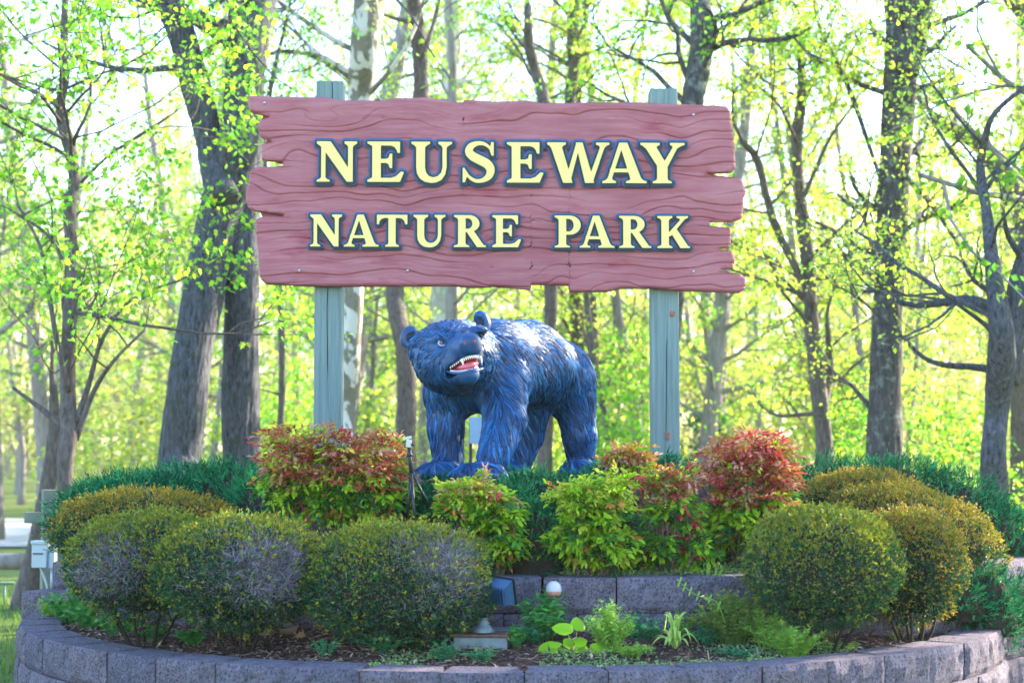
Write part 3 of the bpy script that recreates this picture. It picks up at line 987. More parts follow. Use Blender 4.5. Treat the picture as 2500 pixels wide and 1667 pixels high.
def bear(p):
    d = sd_cap(p, P(1205, 905, 10.50), P(1290, 892, 10.85), .262, .262)
    d = smin(d, sd_cap(p, P(1290, 892, 10.85), P(1360, 918, 11.20), .262, .240), .06)
    d = smin(d, sd_cap(p, P(1195, 880, 10.50), P(1112, 876, 10.15), .245, .20), .08)
    d = smin(d, sd_ell(p, P(1120, 960, 10.36), (.20, .16, .13)), .10)                        # chest
    d = smin(d, sd_cap(p, P(1195, 866, 10.44), P(1275, 868, 10.80), .195, .215), .08)
    # front legs
    d = smin(d, sd_cap(p, P(1090, 945, 10.42), P(1088, 1045, 10.36), .130, .106), .08)
    d = smin(d, sd_cap(p, P(1088, 1045, 10.36), P(1093, 1120, 10.34), .106, .094), .03)
    d = smin(d, sd_ell(p, P(1074, 1152, 10.24), (.135, .17, .058), rotm('Z', .15)), .05)
    d = smin(d, sd_cap(p, P(1226, 945, 10.34), P(1232, 1030, 10.14), .158, .124), .09)
    d = smin(d, sd_cap(p, P(1232, 1030, 10.14), P(1206, 1112, 9.98), .124, .096), .03)
    d = smin(d, sd_ell(p, P(1170, 1153, 9.88), (.145, .165, .056), rotm('Z', -.25)), .05)
    # hind legs
    d = smin(d, sd_cap(p, P(1306, 975, 11.05), P(1290, 1060, 11.10), .125, .098), .06)
    d = smin(d, sd_cap(p, P(1288, 1060, 11.10), P(1262, 1140, 11.08), .10, .085), .03)
    d = smin(d, sd_ell(p, P(1248, 1150, 10.98), (.10, .15, .05)), .04)
    d = smin(d, sd_ell(p, P(1390, 945, 11.16), (.165, .19, .18)), .08)
    d = smin(d, sd_cap(p, P(1402, 985, 11.16), P(1416, 1065, 11.16), .140, .105), .06)
    d = smin(d, sd_cap(p, P(1414, 1065, 11.16), P(1420, 1125, 11.20), .108, .092), .03)
    d = smin(d, sd_ell(p, P(1414, 1145, 11.06), (.112, .17, .055)), .04)
    # toes
    for cx_, cy_, yy, w_, aa in ((1074, 1158, 10.24, .105, .15), (1170, 1160, 9.88, .115, -.25), (1414, 1150, 11.06, .09, .0)):
        c_ = P(cx_, cy_, yy)
        for k in range(5):
            f_ = (k - 2) / 2
            o_ = rotm('Z', aa) @ np.array((f_ * w_, -.135 + .045 * f_ * f_, -.004))
            d = smin(d, sd_ell(p, c_ + o_, (.029, .045, .034), rotm('Z', aa)), .018)
    d = smin(d, bear_head(p), .07)
    d = smax(d, -bear_mouth(p), .012)
    # ears
    for (u_, v_, yy, out) in ((998, 822, 10.10, -1), (1177, 784, 10.14, 1)):
        e = P(u_, v_, yy)
        Re = np.stack([unit((1, .35 * out, .1 * out)), unit((-.30 * out, 1, -.2)), unit((0, .2, 1))], 1)
        ear = sd_ell(p, e, (.056, .034, .070), Re)
        ear = smax(ear, -sd_ell(p, e + np.array((.020 * -out, -.046, -.004)), (.032, .048, .040), Re), .022)
        d = smin(d, ear, .03)
    return d

HB = .0105
lo = np.array((-.72, 9.45, 1.38)); hi = np.array((.70, 11.62, 2.56))
xs = [np.arange(lo[i], hi[i], HB) for i in range(3)]
shape = tuple(len(x_) for x_ in xs)
F3 = np.empty(shape, np.float32)
YZ = np.stack(np.meshgrid(xs[1], xs[2], indexing='ij'), -1).astype(np.float32)
for s0 in range(0, shape[0], 12):
    xx = xs[0][s0:s0 + 12].astype(np.float32)
    p = np.empty((len(xx),) + YZ.shape[:2] + (3,), np.float32)
    p[..., 0] = xx[:, None, None]; p[..., 1:] = YZ[None]
    F3[s0:s0 + 12] = bear(p)

def surface_nets(f, org, h):
    ins = f < 0
    nx, ny, nz = f.shape
    acc = np.zeros((nx - 1, ny - 1, nz - 1, 3), np.float32); cnt = np.zeros((nx - 1, ny - 1, nz - 1), np.float32)
    cor = [(a, b, c) for a in (0, 1) for b in (0, 1) for c in (0, 1)]
    def sub(arr, c_):
        return arr[c_[0]:nx - 1 + c_[0], c_[1]:ny - 1 + c_[1], c_[2]:nz - 1 + c_[2]]
    for c_ in cor:
        for ax in range(3):
            if c_[ax]:
                continue
            d_ = list(c_); d_[ax] = 1
            fa, fb = sub(f, c_), sub(f, d_)
            x_ = (fa < 0) != (fb < 0)
            t_ = np.where(x_, fa / np.where(x_, fa - fb, 1), 0)
            for k in range(3):
                acc[..., k] += x_ * (c_[k] + (t_ if k == ax else 0))
            cnt += x_
    act = cnt > 0
    ids = np.full(act.shape, -1, np.int64); ids[act] = np.arange(act.sum())
    cells = np.argwhere(act)
    V = (acc[act] / cnt[act][:, None] + cells) * h + org
    quads = []
    for ax in range(3):
        sl = [slice(1, -1)] * 3; sl[ax] = slice(0, -1)
        sa = [slice(1, -1)] * 3; sb = [slice(1, -1)] * 3
        sa[ax] = slice(0, -1); sb[ax] = slice(1, None)
        A, B = ins[tuple(sa)], ins[tuple(sb)]
        ed = np.argwhere(A != B)
        e0 = ed + 1; e0[:, ax] -= 1
        flip = B[tuple(ed.T)]
        o1, o2 = [(1, 2), (2, 0), (0, 1)][ax]
        def cell(da, db):
            c_ = e0.copy(); c_[:, o1] -= da; c_[:, o2] -= db
            return ids[tuple(c_.T)]
        q_ = np.stack([cell(1, 1), cell(0, 1), cell(0, 0), cell(1, 0)], -1)
        q_[flip] = q_[flip][:, ::-1]
        quads.append(q_)
    return V, np.concatenate(quads)
BV_, BQ = surface_nets(F3, lo, HB)
BQ = BQ[(BQ >= 0).all(1)]
def vert_normals(V, Qd):
    n_ = np.cross(V[Qd[:, 2]] - V[Qd[:, 0]], V[Qd[:, 3]] - V[Qd[:, 1]])
    N = np.zeros_like(V)
    for k in range(4):
        np.add.at(N, Qd[:, k], n_)
    return unit(N)
BN = vert_normals(BV_, BQ)
g0 = (BN * (BV_ - np.array((.15, 10.7, 1.95)))).sum(1).mean()
if g0 < 0:
    BQ = BQ[:, ::-1]; BN = -BN
face_d = np.linalg.norm(BV_ - P(1135, 860, 9.75), axis=1)
# hair relief pressed into the skin
flow0 = np.array((.42, .45, -.80))
def flow(p, n_):
    f_ = np.tile(flow0, (len(p), 1))
    leg = np.clip((2.02 - p[:, 2]) / .25, 0, 1)[:, None]
    f_ = f_ * (1 - leg) + leg * np.array((.12, .10, -1.0))
    hh = np.clip(1 - (np.linalg.norm(p - hd, axis=1) - .18) / .14, 0, 1)[:, None]
    away = unit(p - P(1145, 850, 9.5)) + np.array((0, .6, -.35))
    f_ = f_ * (1 - hh) + away * hh
    back = np.clip((p[:, 2] - 2.22) / .12, 0, 1)[:, None] * (1 - hh)
    f_ = f_ * (1 - back) + back * np.array((.62, .66, -.25))
    f_ = f_ - n_ * (f_ * n_).sum(1, keepdims=True)
    return unit(f_)
FL = flow(BV_, BN)
CR = np.cross(BN, FL)
amp = np.clip((face_d - .16) / .18, .12, 1)
skin_n = fbm(BV_ * 26, 3, 70) - .5
BVd = BV_ + BN * (skin_n * .010 * amp)[:, None]

t = NT('blue_black_paint')
f = t.noise(5, 5, .65)
cc = t.ramp(f, [(.3, (.0015, .018, .058)), (.55, (.003, .046, .145)), (.78, (.007, .09, .27))])
wr = t.ramp(t.noise(34, 4, .7), [(.60, (0, 0, 0)), (.74, (.35, .35, .35))])
cc = t.mix(wr, cc, (.12, .20, .38))
t.bump(t.noise(55, 4, .65), .35, .006)
M_BEAR = t.set(cc, t.ramp(t.noise(7, 4, .6), [(.35, (.34, .34, .34)), (.7, (.55, .55, .55))]), .4)
t = NT('drybrushed_hair_paint')
t.bump(t.noise(70, 3, .6), .3, .004)
M_FUR = t.set(t.attr(), .54, .30)
t = NT('bare_nose_paint')
t.bump(t.noise(160, 2, .5), .3, .002)
M_NOSE = t.set((.006, .045, .14), .42, .5)
M_MOUTH = simple('mouth_red', (.20, .012, .02), .4, .5, 0, .25, 20, .2)
M_TONGUE = simple('tongue_pink', (.55, .10, .13), .35, .5, 0, .2, 20, .2)
M_TOOTH = simple('tooth_enamel', (.78, .76, .72), .3, .5, 0, .05, 30, 0)
M_IRIS = simple('iris_amber', (.28, .06, .03), .15, .6, 0, .2, 60, 0)
M_PUPIL = simple('pupil', (.004, .004, .005), .1, .6, 0, 0, 10, 0)
M_EYEWHITE = simple('eye_rim', (.42, .55, .72), .3, .5, 0, .1, 20, 0)

bear_o = thing('bear_statue', 'glossy blue black bear statue walking with bared teeth on the mound under the sign', 'statue', (.10, 10.6, 1.43))
org = np.array(bear_o.location)
link('body', mesh_data('body', BVd - org, [BQ], [M_BEAR], smooth=True), bear_o)

# hair locks: tapered ridges lying along the coat
tri = np.concatenate([BQ[:, [0, 1, 2]], BQ[:, [0, 2, 3]]])
ar = np.linalg.norm(np.cross(BV_[tri[:, 1]] - BV_[tri[:, 0]], BV_[tri[:, 2]] - BV_[tri[:, 0]]), axis=1)
def lock_mesh(mb, n_, keep, length, width, height, seed, lift=.0):
    r_ = np.random.default_rng(seed)
    k = r_.choice(len(tri), n_, p=ar / ar.sum())
    w_ = r_.dirichlet((1, 1, 1), n_)
    p = (BV_[tri[k]] * w_[..., None]).sum(1)
    nn = unit((BN[tri[k]] * w_[..., None]).sum(1))
    m_ = keep(p, nn)
    p, nn = p[m_], nn[m_]
    fl = flow(p, nn)
    cr = np.cross(nn, fl)
    ang = (vnoise(p * 5, 91) - .5) * .8 + r_.normal(0, .07, len(p))
    fl = unit(fl * np.cos(ang)[:, None] + cr * np.sin(ang)[:, None])
    cr = np.cross(nn, fl)
    n_ = len(p)
    L = (length * r_.uniform(.7, 1.25, n_))[:, None]; W = (width * r_.uniform(.7, 1.2, n_))[:, None]; Hh = (height * r_.uniform(.6, 1.25, n_))[:, None]
    ss = np.array((-.5, -.2, .12, .38, .5)); wd_ = np.array((.25, .9, 1.0, .6, .04)); hh_ = np.array((-.35, .75, 1.0, .85, .25))
    bend = (r_.normal(0, .12, n_))[:, None]
    rows_ = []
    for a_, b_, c_ in zip(ss, wd_, hh_):
        ctr = p + fl * a_ * L + cr * bend * L * (a_ + .5) ** 2
        kcurv = -1.3 * (a_ * L) ** 2
        rows_.append(np.stack([ctr - cr * b_ * W / 2 - nn * (.004 - kcurv), ctr + nn * (c_ * Hh + kcurv + lift * (a_ + .5)), ctr + cr * b_ * W / 2 - nn * (.004 - kcurv)], 1))
    V = np.stack(rows_, 1).reshape(n_, 15, 3)
    qd = []
    for i_ in range(4):
        for j_ in range(2):
            a_ = i_ * 3 + j_
            qd.append((a_, a_ + 1, a_ + 4, a_ + 3))
    qd = np.array(qd)
    pc = palette(n_, [(.002, .018, .060), (.004, .052, .165), (.008, .098, .29), (.02, .15, .38), (.10, .24, .44)], [3, 4, 3, .6, .05], .18, r_)
    mb.add(V.reshape(-1, 3), None, (qd[None] + (np.arange(n_) * 15)[:, None, None]).reshape(-1, 4), np.repeat(pc, 15, 0))
fur = MB()
EARS = [P(998, 822, 10.10), P(1177, 784, 10.14)]
def off_ears(p):
    return np.min([np.linalg.norm(p - e_, axis=1) for e_ in EARS], axis=0) > .095
def not_face(p, nn):
    hd_d = np.linalg.norm(p - hd, axis=1)
    return off_ears(p) & (hd_d > .30) & (p[:, 2] > 1.50) & (np.linalg.norm(p - P(1147, 862, 9.72), axis=1) > .3)
def on_head(p, nn):
    hd_d = np.linalg.norm(p - hd, axis=1)
    front = np.linalg.norm(p - P(1146, 866, 9.72), axis=1)
    e1 = np.linalg.norm(p - P(1079, 838, 9.83), axis=1)
    return off_ears(p) & (hd_d <= .32) & (front > .155) & (e1 > .045)
lock_mesh(fur, 10500, not_face, .125, .0145, .0080, 5)
lock_mesh(fur, 9000, on_head, .058, .0125, .0075, 6)
fur.build('fur', M_FUR, bear_o, smooth=True, kind='stuff')

# face details are set where a line of sight of the sculptor's front view meets the head
def hit(u_, v_, fn, y0=9.3, y1=10.6):
    ys_ = np.arange(y0, y1, .004)
    p = np.stack([P(u_, v_, yy) for yy in ys_])
    d_ = fn(p.astype(np.float32))
    k = np.argmax(d_ < 0)
    return p[k]
e = hit(1078.5, 838, bear_head) + FWD * .004
em = MB(); lathe(em, e, [(0, .013), (.008, .0115), (.014, .006), (.0165, 0), (.014, -.008)], 18, axis=np.stack([HR, HU, FWD], 1)); eye_o = em.build('eye', M_IRIS, bear_o, smooth=True)
em = MB(); lathe(em, e + FWD * .0105, [(0, .003), (.0045, .002), (.006, 0)], 14, axis=np.stack([HR, HU, FWD], 1)); em.build('pupil', M_PUPIL, eye_o, smooth=True)
em = MB(); tube(em, [e + FWD * .004 + HR * .023 * math.cos(a_) + HU * .016 * math.sin(a_) for a_ in np.linspace(0, 2 * PI, 20)], .0042, 6); em.build('eyelid', M_EYEWHITE, eye_o, smooth=True)
e = hit(1172, 818, bear_head) + FWD * .004
em = MB(); lathe(em, e, [(0, .011), (.008, .009), (.012, .003), (.013, -.004)], 14, axis=np.stack([HR, HU, FWD], 1)); em.build('eye', M_PUPIL, bear_o, smooth=True)
nm = MB()
for (u_, v_) in ((1136, 837), (1157, 833)):
    e = hit(u_, v_, bear_head)
    lathe(nm, e + FWD * .0005, [(0, .003), (.007, .0025), (.0105, 0)], 12, axis=np.stack([HR, HU * 1.25, FWD], 1))
nm.build('nostril', M_MOUTH, bear_o, smooth=True)
# mouth lining follows the cut: it sits just inside the opening
lm = MB()
a = np.linspace(0, 2 * PI, 40, endpoint=False)
def lip(tt):
    """opening outline in photo-front view, tt 0..1 round it: corner left, top arch, corner right, bottom"""
    top_ = [(1088, 903), (1110, 887), (1136, 871), (1160, 866), (1178, 872), (1186, 888)]
    bot_ = [(1186, 888), (1176, 898), (1150, 905), (1122, 909), (1104, 908), (1088, 903)]
    return np.array(top_), np.array(bot_)
top_l, bot_l = lip(0)
def mouth_pt(u_, v_, deep):
    return hit(u_, v_, bear_head) - FWD * deep * .4 + np.array((0, deep * .75, 0))
tp = smooth_path(top_l, 24); bp = smooth_path(bot_l[::-1], 24)
TPd = np.stack([mouth_pt(u_, v_ - 1, .012) for u_, v_ in tp]); BPd = np.stack([mouth_pt(u_, v_ + 1, .012) for u_, v_ in bp])
rows_ = []
for k in range(7):
    w_ = k / 6
    rows_.append(TPd * (1 - w_) + BPd * w_ + np.array((0, .045 * math.sin(PI * w_) + .0, 0)))
rows_ = np.stack(rows_)
g = np.arange(7 * 24).reshape(7, 24)
lm.add(rows_.reshape(-1, 3), None, np.stack([g[:-1, :-1], g[1:, :-1], g[1:, 1:], g[:-1, 1:]], -1).reshape(-1, 4))
lm.build('mouth', M_MOUTH, bear_o, smooth=True)
tm = MB()
tg = np.stack([mouth_pt(u_, v_, .030) for u_, v_ in smooth_path([(1118, 897), (1140, 893), (1158, 887), (1170, 884)], 14)])
tube(tm, tg, np.array([.004, .010, .015, .018, .019, .019, .019, .019, .018, .017, .016, .013, .009, .004]), 10)
tm.build('tongue', M_TONGUE, bear_o, smooth=True)
def tooth(u_, v_, L, w_, up, canine=False):
    b_ = mouth_pt(u_, v_, .010)
    prof = [(w_ * .9, 0), (w_, L * .25), (w_ * .75, L * .65), (w_ * .25, L)] if not canine else [(w_, 0), (w_ * .95, L * .3), (w_ * .6, L * .7), (w_ * .1, L)]
    m_ = MB()
    z_ = HU if up else -HU
    x_ = HR
    lathe(m_, b_, prof + [(0, prof[-1][1])], 8, axis=np.stack([x_, np.cross(z_, x_), z_], 1))
    m_.build('tooth', M_TOOTH, bear_o, smooth=True)
for k in range(17):
    u_ = 1100 + k * 4.7
    v_ = np.interp(u_, tp[:, 0], tp[:, 1]) + .5
    if abs(u_ - 1127) < 3 or abs(u_ - 1174) < 3:
        continue
    tooth(u_, v_, .012 + .008 * (u_ > 1128), .0050 if u_ > 1128 else .004, False)
tooth(1128, np.interp(1128, tp[:, 0], tp[:, 1]), .046, .0085, False, True)
tooth(1173, np.interp(1173, tp[:, 0], tp[:, 1]) + 1, .050, .0095, False, True)
for k in range(16):
    u_ = 1102 + k * 4.9
    v_ = np.interp(u_, bp[:, 0], bp[:, 1]) - .5
    tooth(u_, v_, .014, .0052, True)
tooth(1166, np.interp(1166, bp[:, 0], bp[:, 1]), .026, .008, True, True)
# lower lip
lp = MB()
tube(lp, np.stack([hit(u_, v_ + 2, bear_head) + np.array((0, .004, 0)) for u_, v_ in bp]), np.interp(np.linspace(0, 1, 24), [0, .3, .8, 1], [.004, .010, .011, .005]), 8)
lp.build('lower_lip', M_NOSE, bear_o, smooth=True)
# claws
cl = MB()
for cx_, cy_, yy, w_, aa in ((1074, 1158, 10.24, .105, .15), (1170, 1160, 9.88, .115, -.25)):
    c_ = P(cx_, cy_, yy)
    for k in range(5):
        f_ = (k - 2) / 2
        o_ = c_ + rotm('Z', aa) @ np.array((f_ * w_, -.17 + .045 * f_ * f_, .006))
        dd = rotm('Z', aa) @ np.array((0, -1, 0))
        tube(cl, [o_, o_ + dd * .025 + np.array((0, 0, .002)), o_ + dd * .045 - np.array((0, 0, .012))], [.008, .006, .0015], 6)
cl.build('claw', M_NOSE, bear_o, smooth=True)

for e_, out in zip(EARS, (-1, 1)):
    Re = np.stack([unit((1, .35 * out, .1 * out)), unit((-.30 * out, 1, -.2)), unit((0, .2, 1))], 1)
    im = MB()
    c_ = e_ + np.array((.016 * -out, -.030, -.006))
    lathe(im, c_, [(0, -.006), (.012, -.004), (.022, .002), (.027, .008), (.024, .004), (0, .002)], 14, axis=np.stack([Re[:, 0], Re[:, 2], -Re[:, 1]], 1))
    for k in range(9):
        a_ = -2.6 + k * .65
        dd = Re[:, 0] * math.cos(a_) + Re[:, 2] * math.sin(a_)
        tube(im, [c_ + dd * .018, c_ + dd * .032 - Re[:, 1] * .004, c_ + dd * .044], [.0022, .003, .001], 5)
    im.build('inner_ear', simple('ear_shadow_paint', (.003, .012, .035), .6, .3), bear_o, smooth=True)
# ------------------------------------------------------------------ things standing in the beds
M_LEAF = leaf_mat('shrub_leaves', .28, .5, .15)
M_LEAF_SOFT = leaf_mat('soft_leaves', .40, .5, .18)
M_TWIG = leaf_mat('bare_twigs', .0, .9, .1)
M_JUN = leaf_mat('juniper_needles', .15, .7, .06, (1, 1.1, .8))
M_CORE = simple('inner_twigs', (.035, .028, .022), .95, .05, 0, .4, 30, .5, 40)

def twig_sticks(mb, p, d, L, w, col):
    """thin three-sided sticks"""
    n_ = len(p)
    d = unit(d)
    a = unit(np.cross(d, rdir(n_))); b = np.cross(d, a)
    L = np.broadcast_to(L, (n_,))[:, None]; w = np.broadcast_to(w, (n_,))[:, None]
    bend = a * L * rng.normal(0, .12, (n_, 1))
    ring0 = [p + w * (math.cos(t_) * a + math.sin(t_) * b) for t_ in (0, 2.09, 4.19)]
    ring1 = [p + d * L * .5 + bend + w * .7 * (math.cos(t_) * a + math.sin(t_) * b) for t_ in (0, 2.09, 4.19)]
    tip = p + d * L
    V = np.stack(ring0 + ring1 + [tip], 1)
    qd = np.array([(0, 1, 4, 3), (1, 2, 5, 4), (2, 0, 3, 5)]); tr = np.array([(3, 4, 6), (4, 5, 6), (5, 3, 6)])
    o_ = (np.arange(n_) * 7)[:, None, None]
    mb.add(V.reshape(-1, 3), (tr[None] + o_).reshape(-1, 3), (qd[None] + o_).reshape(-1, 4), np.repeat(np.broadcast_to(col, (n_, 3)), 7, 0))

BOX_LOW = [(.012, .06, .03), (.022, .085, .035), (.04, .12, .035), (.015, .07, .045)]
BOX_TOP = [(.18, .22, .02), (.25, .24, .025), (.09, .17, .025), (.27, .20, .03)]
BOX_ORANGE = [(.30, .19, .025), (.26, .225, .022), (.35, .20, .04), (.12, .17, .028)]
def shrub_mound(label, u0, u1, v0, v1, Y, dr=.9, n=15000, top=BOX_TOP, bare=0.0, bare_at=None, tilt=0.0, lean=0.0, seed=0, top_from=.45):
    """clipped evergreen mound: leaves in a lumpy shell over dark twigs"""
    r_ = np.random.default_rng(100 + seed)
    pl, pr = P(u0, (v0 + v1) / 2, Y), P(u1, (v0 + v1) / 2, Y)
    cx_ = (pl[0] + pr[0]) / 2; rx = (pr[0] - pl[0]) / 2
    zt = P((u0 + u1) / 2, v0, Y)[2]; zb = P((u0 + u1) / 2, v1, Y)[2]
    hgt = zt - zb
    cz = zb + hgt * .42; ru = zt - cz; rd = hgt * .46
    ry = rx * dr
    o = thing('boxwood_shrub', label, 'shrub', (cx_, Y, zb), 'rounded evergreen shrubs')
    def shell(d, s_):
        lump = .97 + .15 * (fbm(d * 2.6 + seed * 3.1, 3, 300 + seed) - .5) + .07 * (vnoise(d * 8 + seed, 310) - .5)
        rz = np.where(d[:, 2] > 0, ru, rd)
        dx = np.sign(d[:, 0]) * np.abs(d[:, 0]) ** .9; dz = np.sign(d[:, 2]) * np.abs(d[:, 2]) ** .85
        taper = np.where(d[:, 2] < 0, 1 + .34 * d[:, 2], 1.0)
        x_ = cx_ + dx * rx * lump * s_ * taper
        return np.stack([x_, Y + d[:, 1] * ry * lump * s_ * taper, cz + dz * rz * lump * s_ + tilt * (x_ - cx_)], -1)
    d = unit(r_.normal(size=(n, 3)) + np.array((0, -.35, .18)))
    s_ = 1 - .15 * r_.random(n) ** 1.7
    p = shell(d, s_)
    bz = np.zeros(n)
    if bare > 0:
        bc = np.array(bare_at, float)
        near = np.exp(-(np.linalg.norm(d - unit(bc), axis=1) / .46) ** 2)
        bz = near * 1.1 + .9 * (fbm(d * 4.5 + 9, 3, 330 + seed) - .5)
        keep = ~((bz > .42) & (r_.random(n) < bare))
    else:
        bz = .75 * (fbm(d * 3.6 + 9, 3, 330 + seed) - .3)
        keep = ~((bz > .30) & (r_.random(n) < .45))
    keep &= ~((d[:, 2] < -.42) & (r_.random(n) < .55))
    ax = unit(d * .9 + r_.normal(0, .6, (n, 3)) + np.array((0, 0, .35)))
    up = unit(d + r_.normal(0, .55, (n, 3)))
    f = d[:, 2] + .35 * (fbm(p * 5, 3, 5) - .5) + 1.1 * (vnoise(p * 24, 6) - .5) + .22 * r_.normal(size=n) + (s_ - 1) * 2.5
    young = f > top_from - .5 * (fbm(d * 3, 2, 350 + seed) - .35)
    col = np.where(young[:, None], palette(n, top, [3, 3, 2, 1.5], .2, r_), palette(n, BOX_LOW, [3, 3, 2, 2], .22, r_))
    mix_ = r_.random(n) < .16
    col[mix_] = palette(mix_.sum(), [(.16, .17, .03), (.09, .13, .03), (.10, .12, .09)], [2, 2, 1], .2, r_)
    fm = MB()
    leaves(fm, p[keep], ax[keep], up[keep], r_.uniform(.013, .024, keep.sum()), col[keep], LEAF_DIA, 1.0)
    # loose shoots that break the outline
    m = 420
    dS = unit(r_.normal(size=(m, 3)) + np.array((0, -.2, .7)))
    pS = shell(dS, np.ones(m))
    for k in range(7):
        q_ = pS + (dS + r_.normal(0, .12, (m, 3))) * (.003 + .0055 * k) * r_.uniform(.3, 1.15, (m, 1))
        leaves(fm, q_, dS + r_.normal(0, .7, (m, 3)), rdir(m, r_), r_.uniform(.012, .02, m), palette(m, top, [3, 3, 2, 1.5], .2, r_), LEAF_DIA)
    fm.build('foliage', M_LEAF, o, kind='stuff')
    # twigs
    tm_ = MB()
    m = int(6500 * bare) if bare > 0 else 600
    dT = unit(r_.normal(size=(m, 3)) + np.array((0, -.4, 0)))
    if bare > 0:
        h_ = m * 3 // 4
        dT[:h_] = unit(unit(np.array(bare_at, float)) + r_.normal(0, .31, (h_, 3)))
    sT = r_.uniform(.74, .93, m)
    pT = shell(dT, sT)
    twig_sticks(tm_, pT, dT * .7 + r_.normal(0, .62, (m, 3)) + np.array((0, 0, .25)), r_.uniform(.03, .085, m), r_.uniform(.0013, .0026, m),
                palette(m, [(.17, .15, .185), (.27, .24, .29), (.085, .07, .072), (.38, .35, .40)], [3, 3, 2, 1.2], .15, r_) * np.where(dT[:, 2:] < -.35, .35, 1.0) * (1.0 if bare > 0 else .35))  # underside twigs are darkened, painting in the shade below the mound
    tm_.build('twigs', M_TWIG, o, kind='stuff')
    # dark twiggy middle and short stems to the soil
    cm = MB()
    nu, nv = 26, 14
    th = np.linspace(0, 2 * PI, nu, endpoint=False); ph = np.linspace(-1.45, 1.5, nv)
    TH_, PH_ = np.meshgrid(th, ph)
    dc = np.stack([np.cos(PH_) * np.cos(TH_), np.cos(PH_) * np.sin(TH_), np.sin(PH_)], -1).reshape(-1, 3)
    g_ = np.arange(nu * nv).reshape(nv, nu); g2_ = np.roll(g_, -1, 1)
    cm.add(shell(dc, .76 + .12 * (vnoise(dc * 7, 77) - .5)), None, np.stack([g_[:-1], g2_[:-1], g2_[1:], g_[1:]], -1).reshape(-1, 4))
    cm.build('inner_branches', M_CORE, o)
    st = MB()
    zs = float(bed_z(cx_, Y) if Y < 9.75 else mound_z(cx_, Y)) - .05
    for k in range(7):
        a = k * .9 + seed
        b_ = np.array((cx_ + .12 * math.cos(a) * rx, Y + .12 * math.sin(a) * ry, zs))
        e_ = np.array((cx_ + .55 * math.cos(a) * rx, Y + .55 * math.sin(a) * ry, cz - .2 * rd))
        tube(st, smooth_path([b_, (b_ + e_) / 2 + r_.normal(0, .03, 3), e_], 6), np.linspace(.010, .005, 6), 5, (.030, .023, .02))
    st.build('stem', M_TWIG, o)
    return o

shrub_mound('flat topped bronze and olive shrub at the far left, behind the other clipped shrubs', 110, 606, 1192, 1390, 10.35, .55, 15000, BOX_ORANGE, seed=1, top_from=.3)
shrub_mound('second shrub from the left, leaning out over weeds and half bare with grey twigs', 150, 566, 1246, 1512, 9.3, .72, 15000, BOX_TOP, .55, (-.35, -.75, .1), seed=2)
shrub_mound('wide low shrub with the largest patch of bare lavender grey twigs', 364, 812, 1256, 1540, 9.0, .80, 16000, BOX_TOP, .82, (.35, -.75, .25), seed=3)
shrub_mound('front left shrub beside the floodlight, greying twigs on its upper right side', 724, 1226, 1266, 1582, 8.9, .75, 18000, BOX_TOP, .62, (.50, -.62, .45), seed=4)
shrub_mound('roundest shrub, a dense olive dome in front on the right', 1808, 2208, 1230, 1535, 9.02, .95, 19000, [(.17, .20, .02), (.22, .22, .022), (.08, .15, .025), (.20, .17, .025)], seed=5, top_from=.28)
shrub_mound('orange tipped shrub just behind and right of the olive dome', 2085, 2362, 1236, 1520, 9.50, 1.05, 14000, BOX_ORANGE, seed=6, top_from=.22)
shrub_mound('large pinkish orange shrub sloping down towards the right end of the wall', 2012, 2456, 1186, 1430, 10.40, .75, 16000, BOX_ORANGE, seed=7, tilt=-.22, top_from=.25)
shrub_mound('small bronze shrub tucked between the red nandina and the right juniper', 1948, 2262, 1146, 1300, 10.75, .7, 11000, BOX_ORANGE, seed=8, top_from=.2)

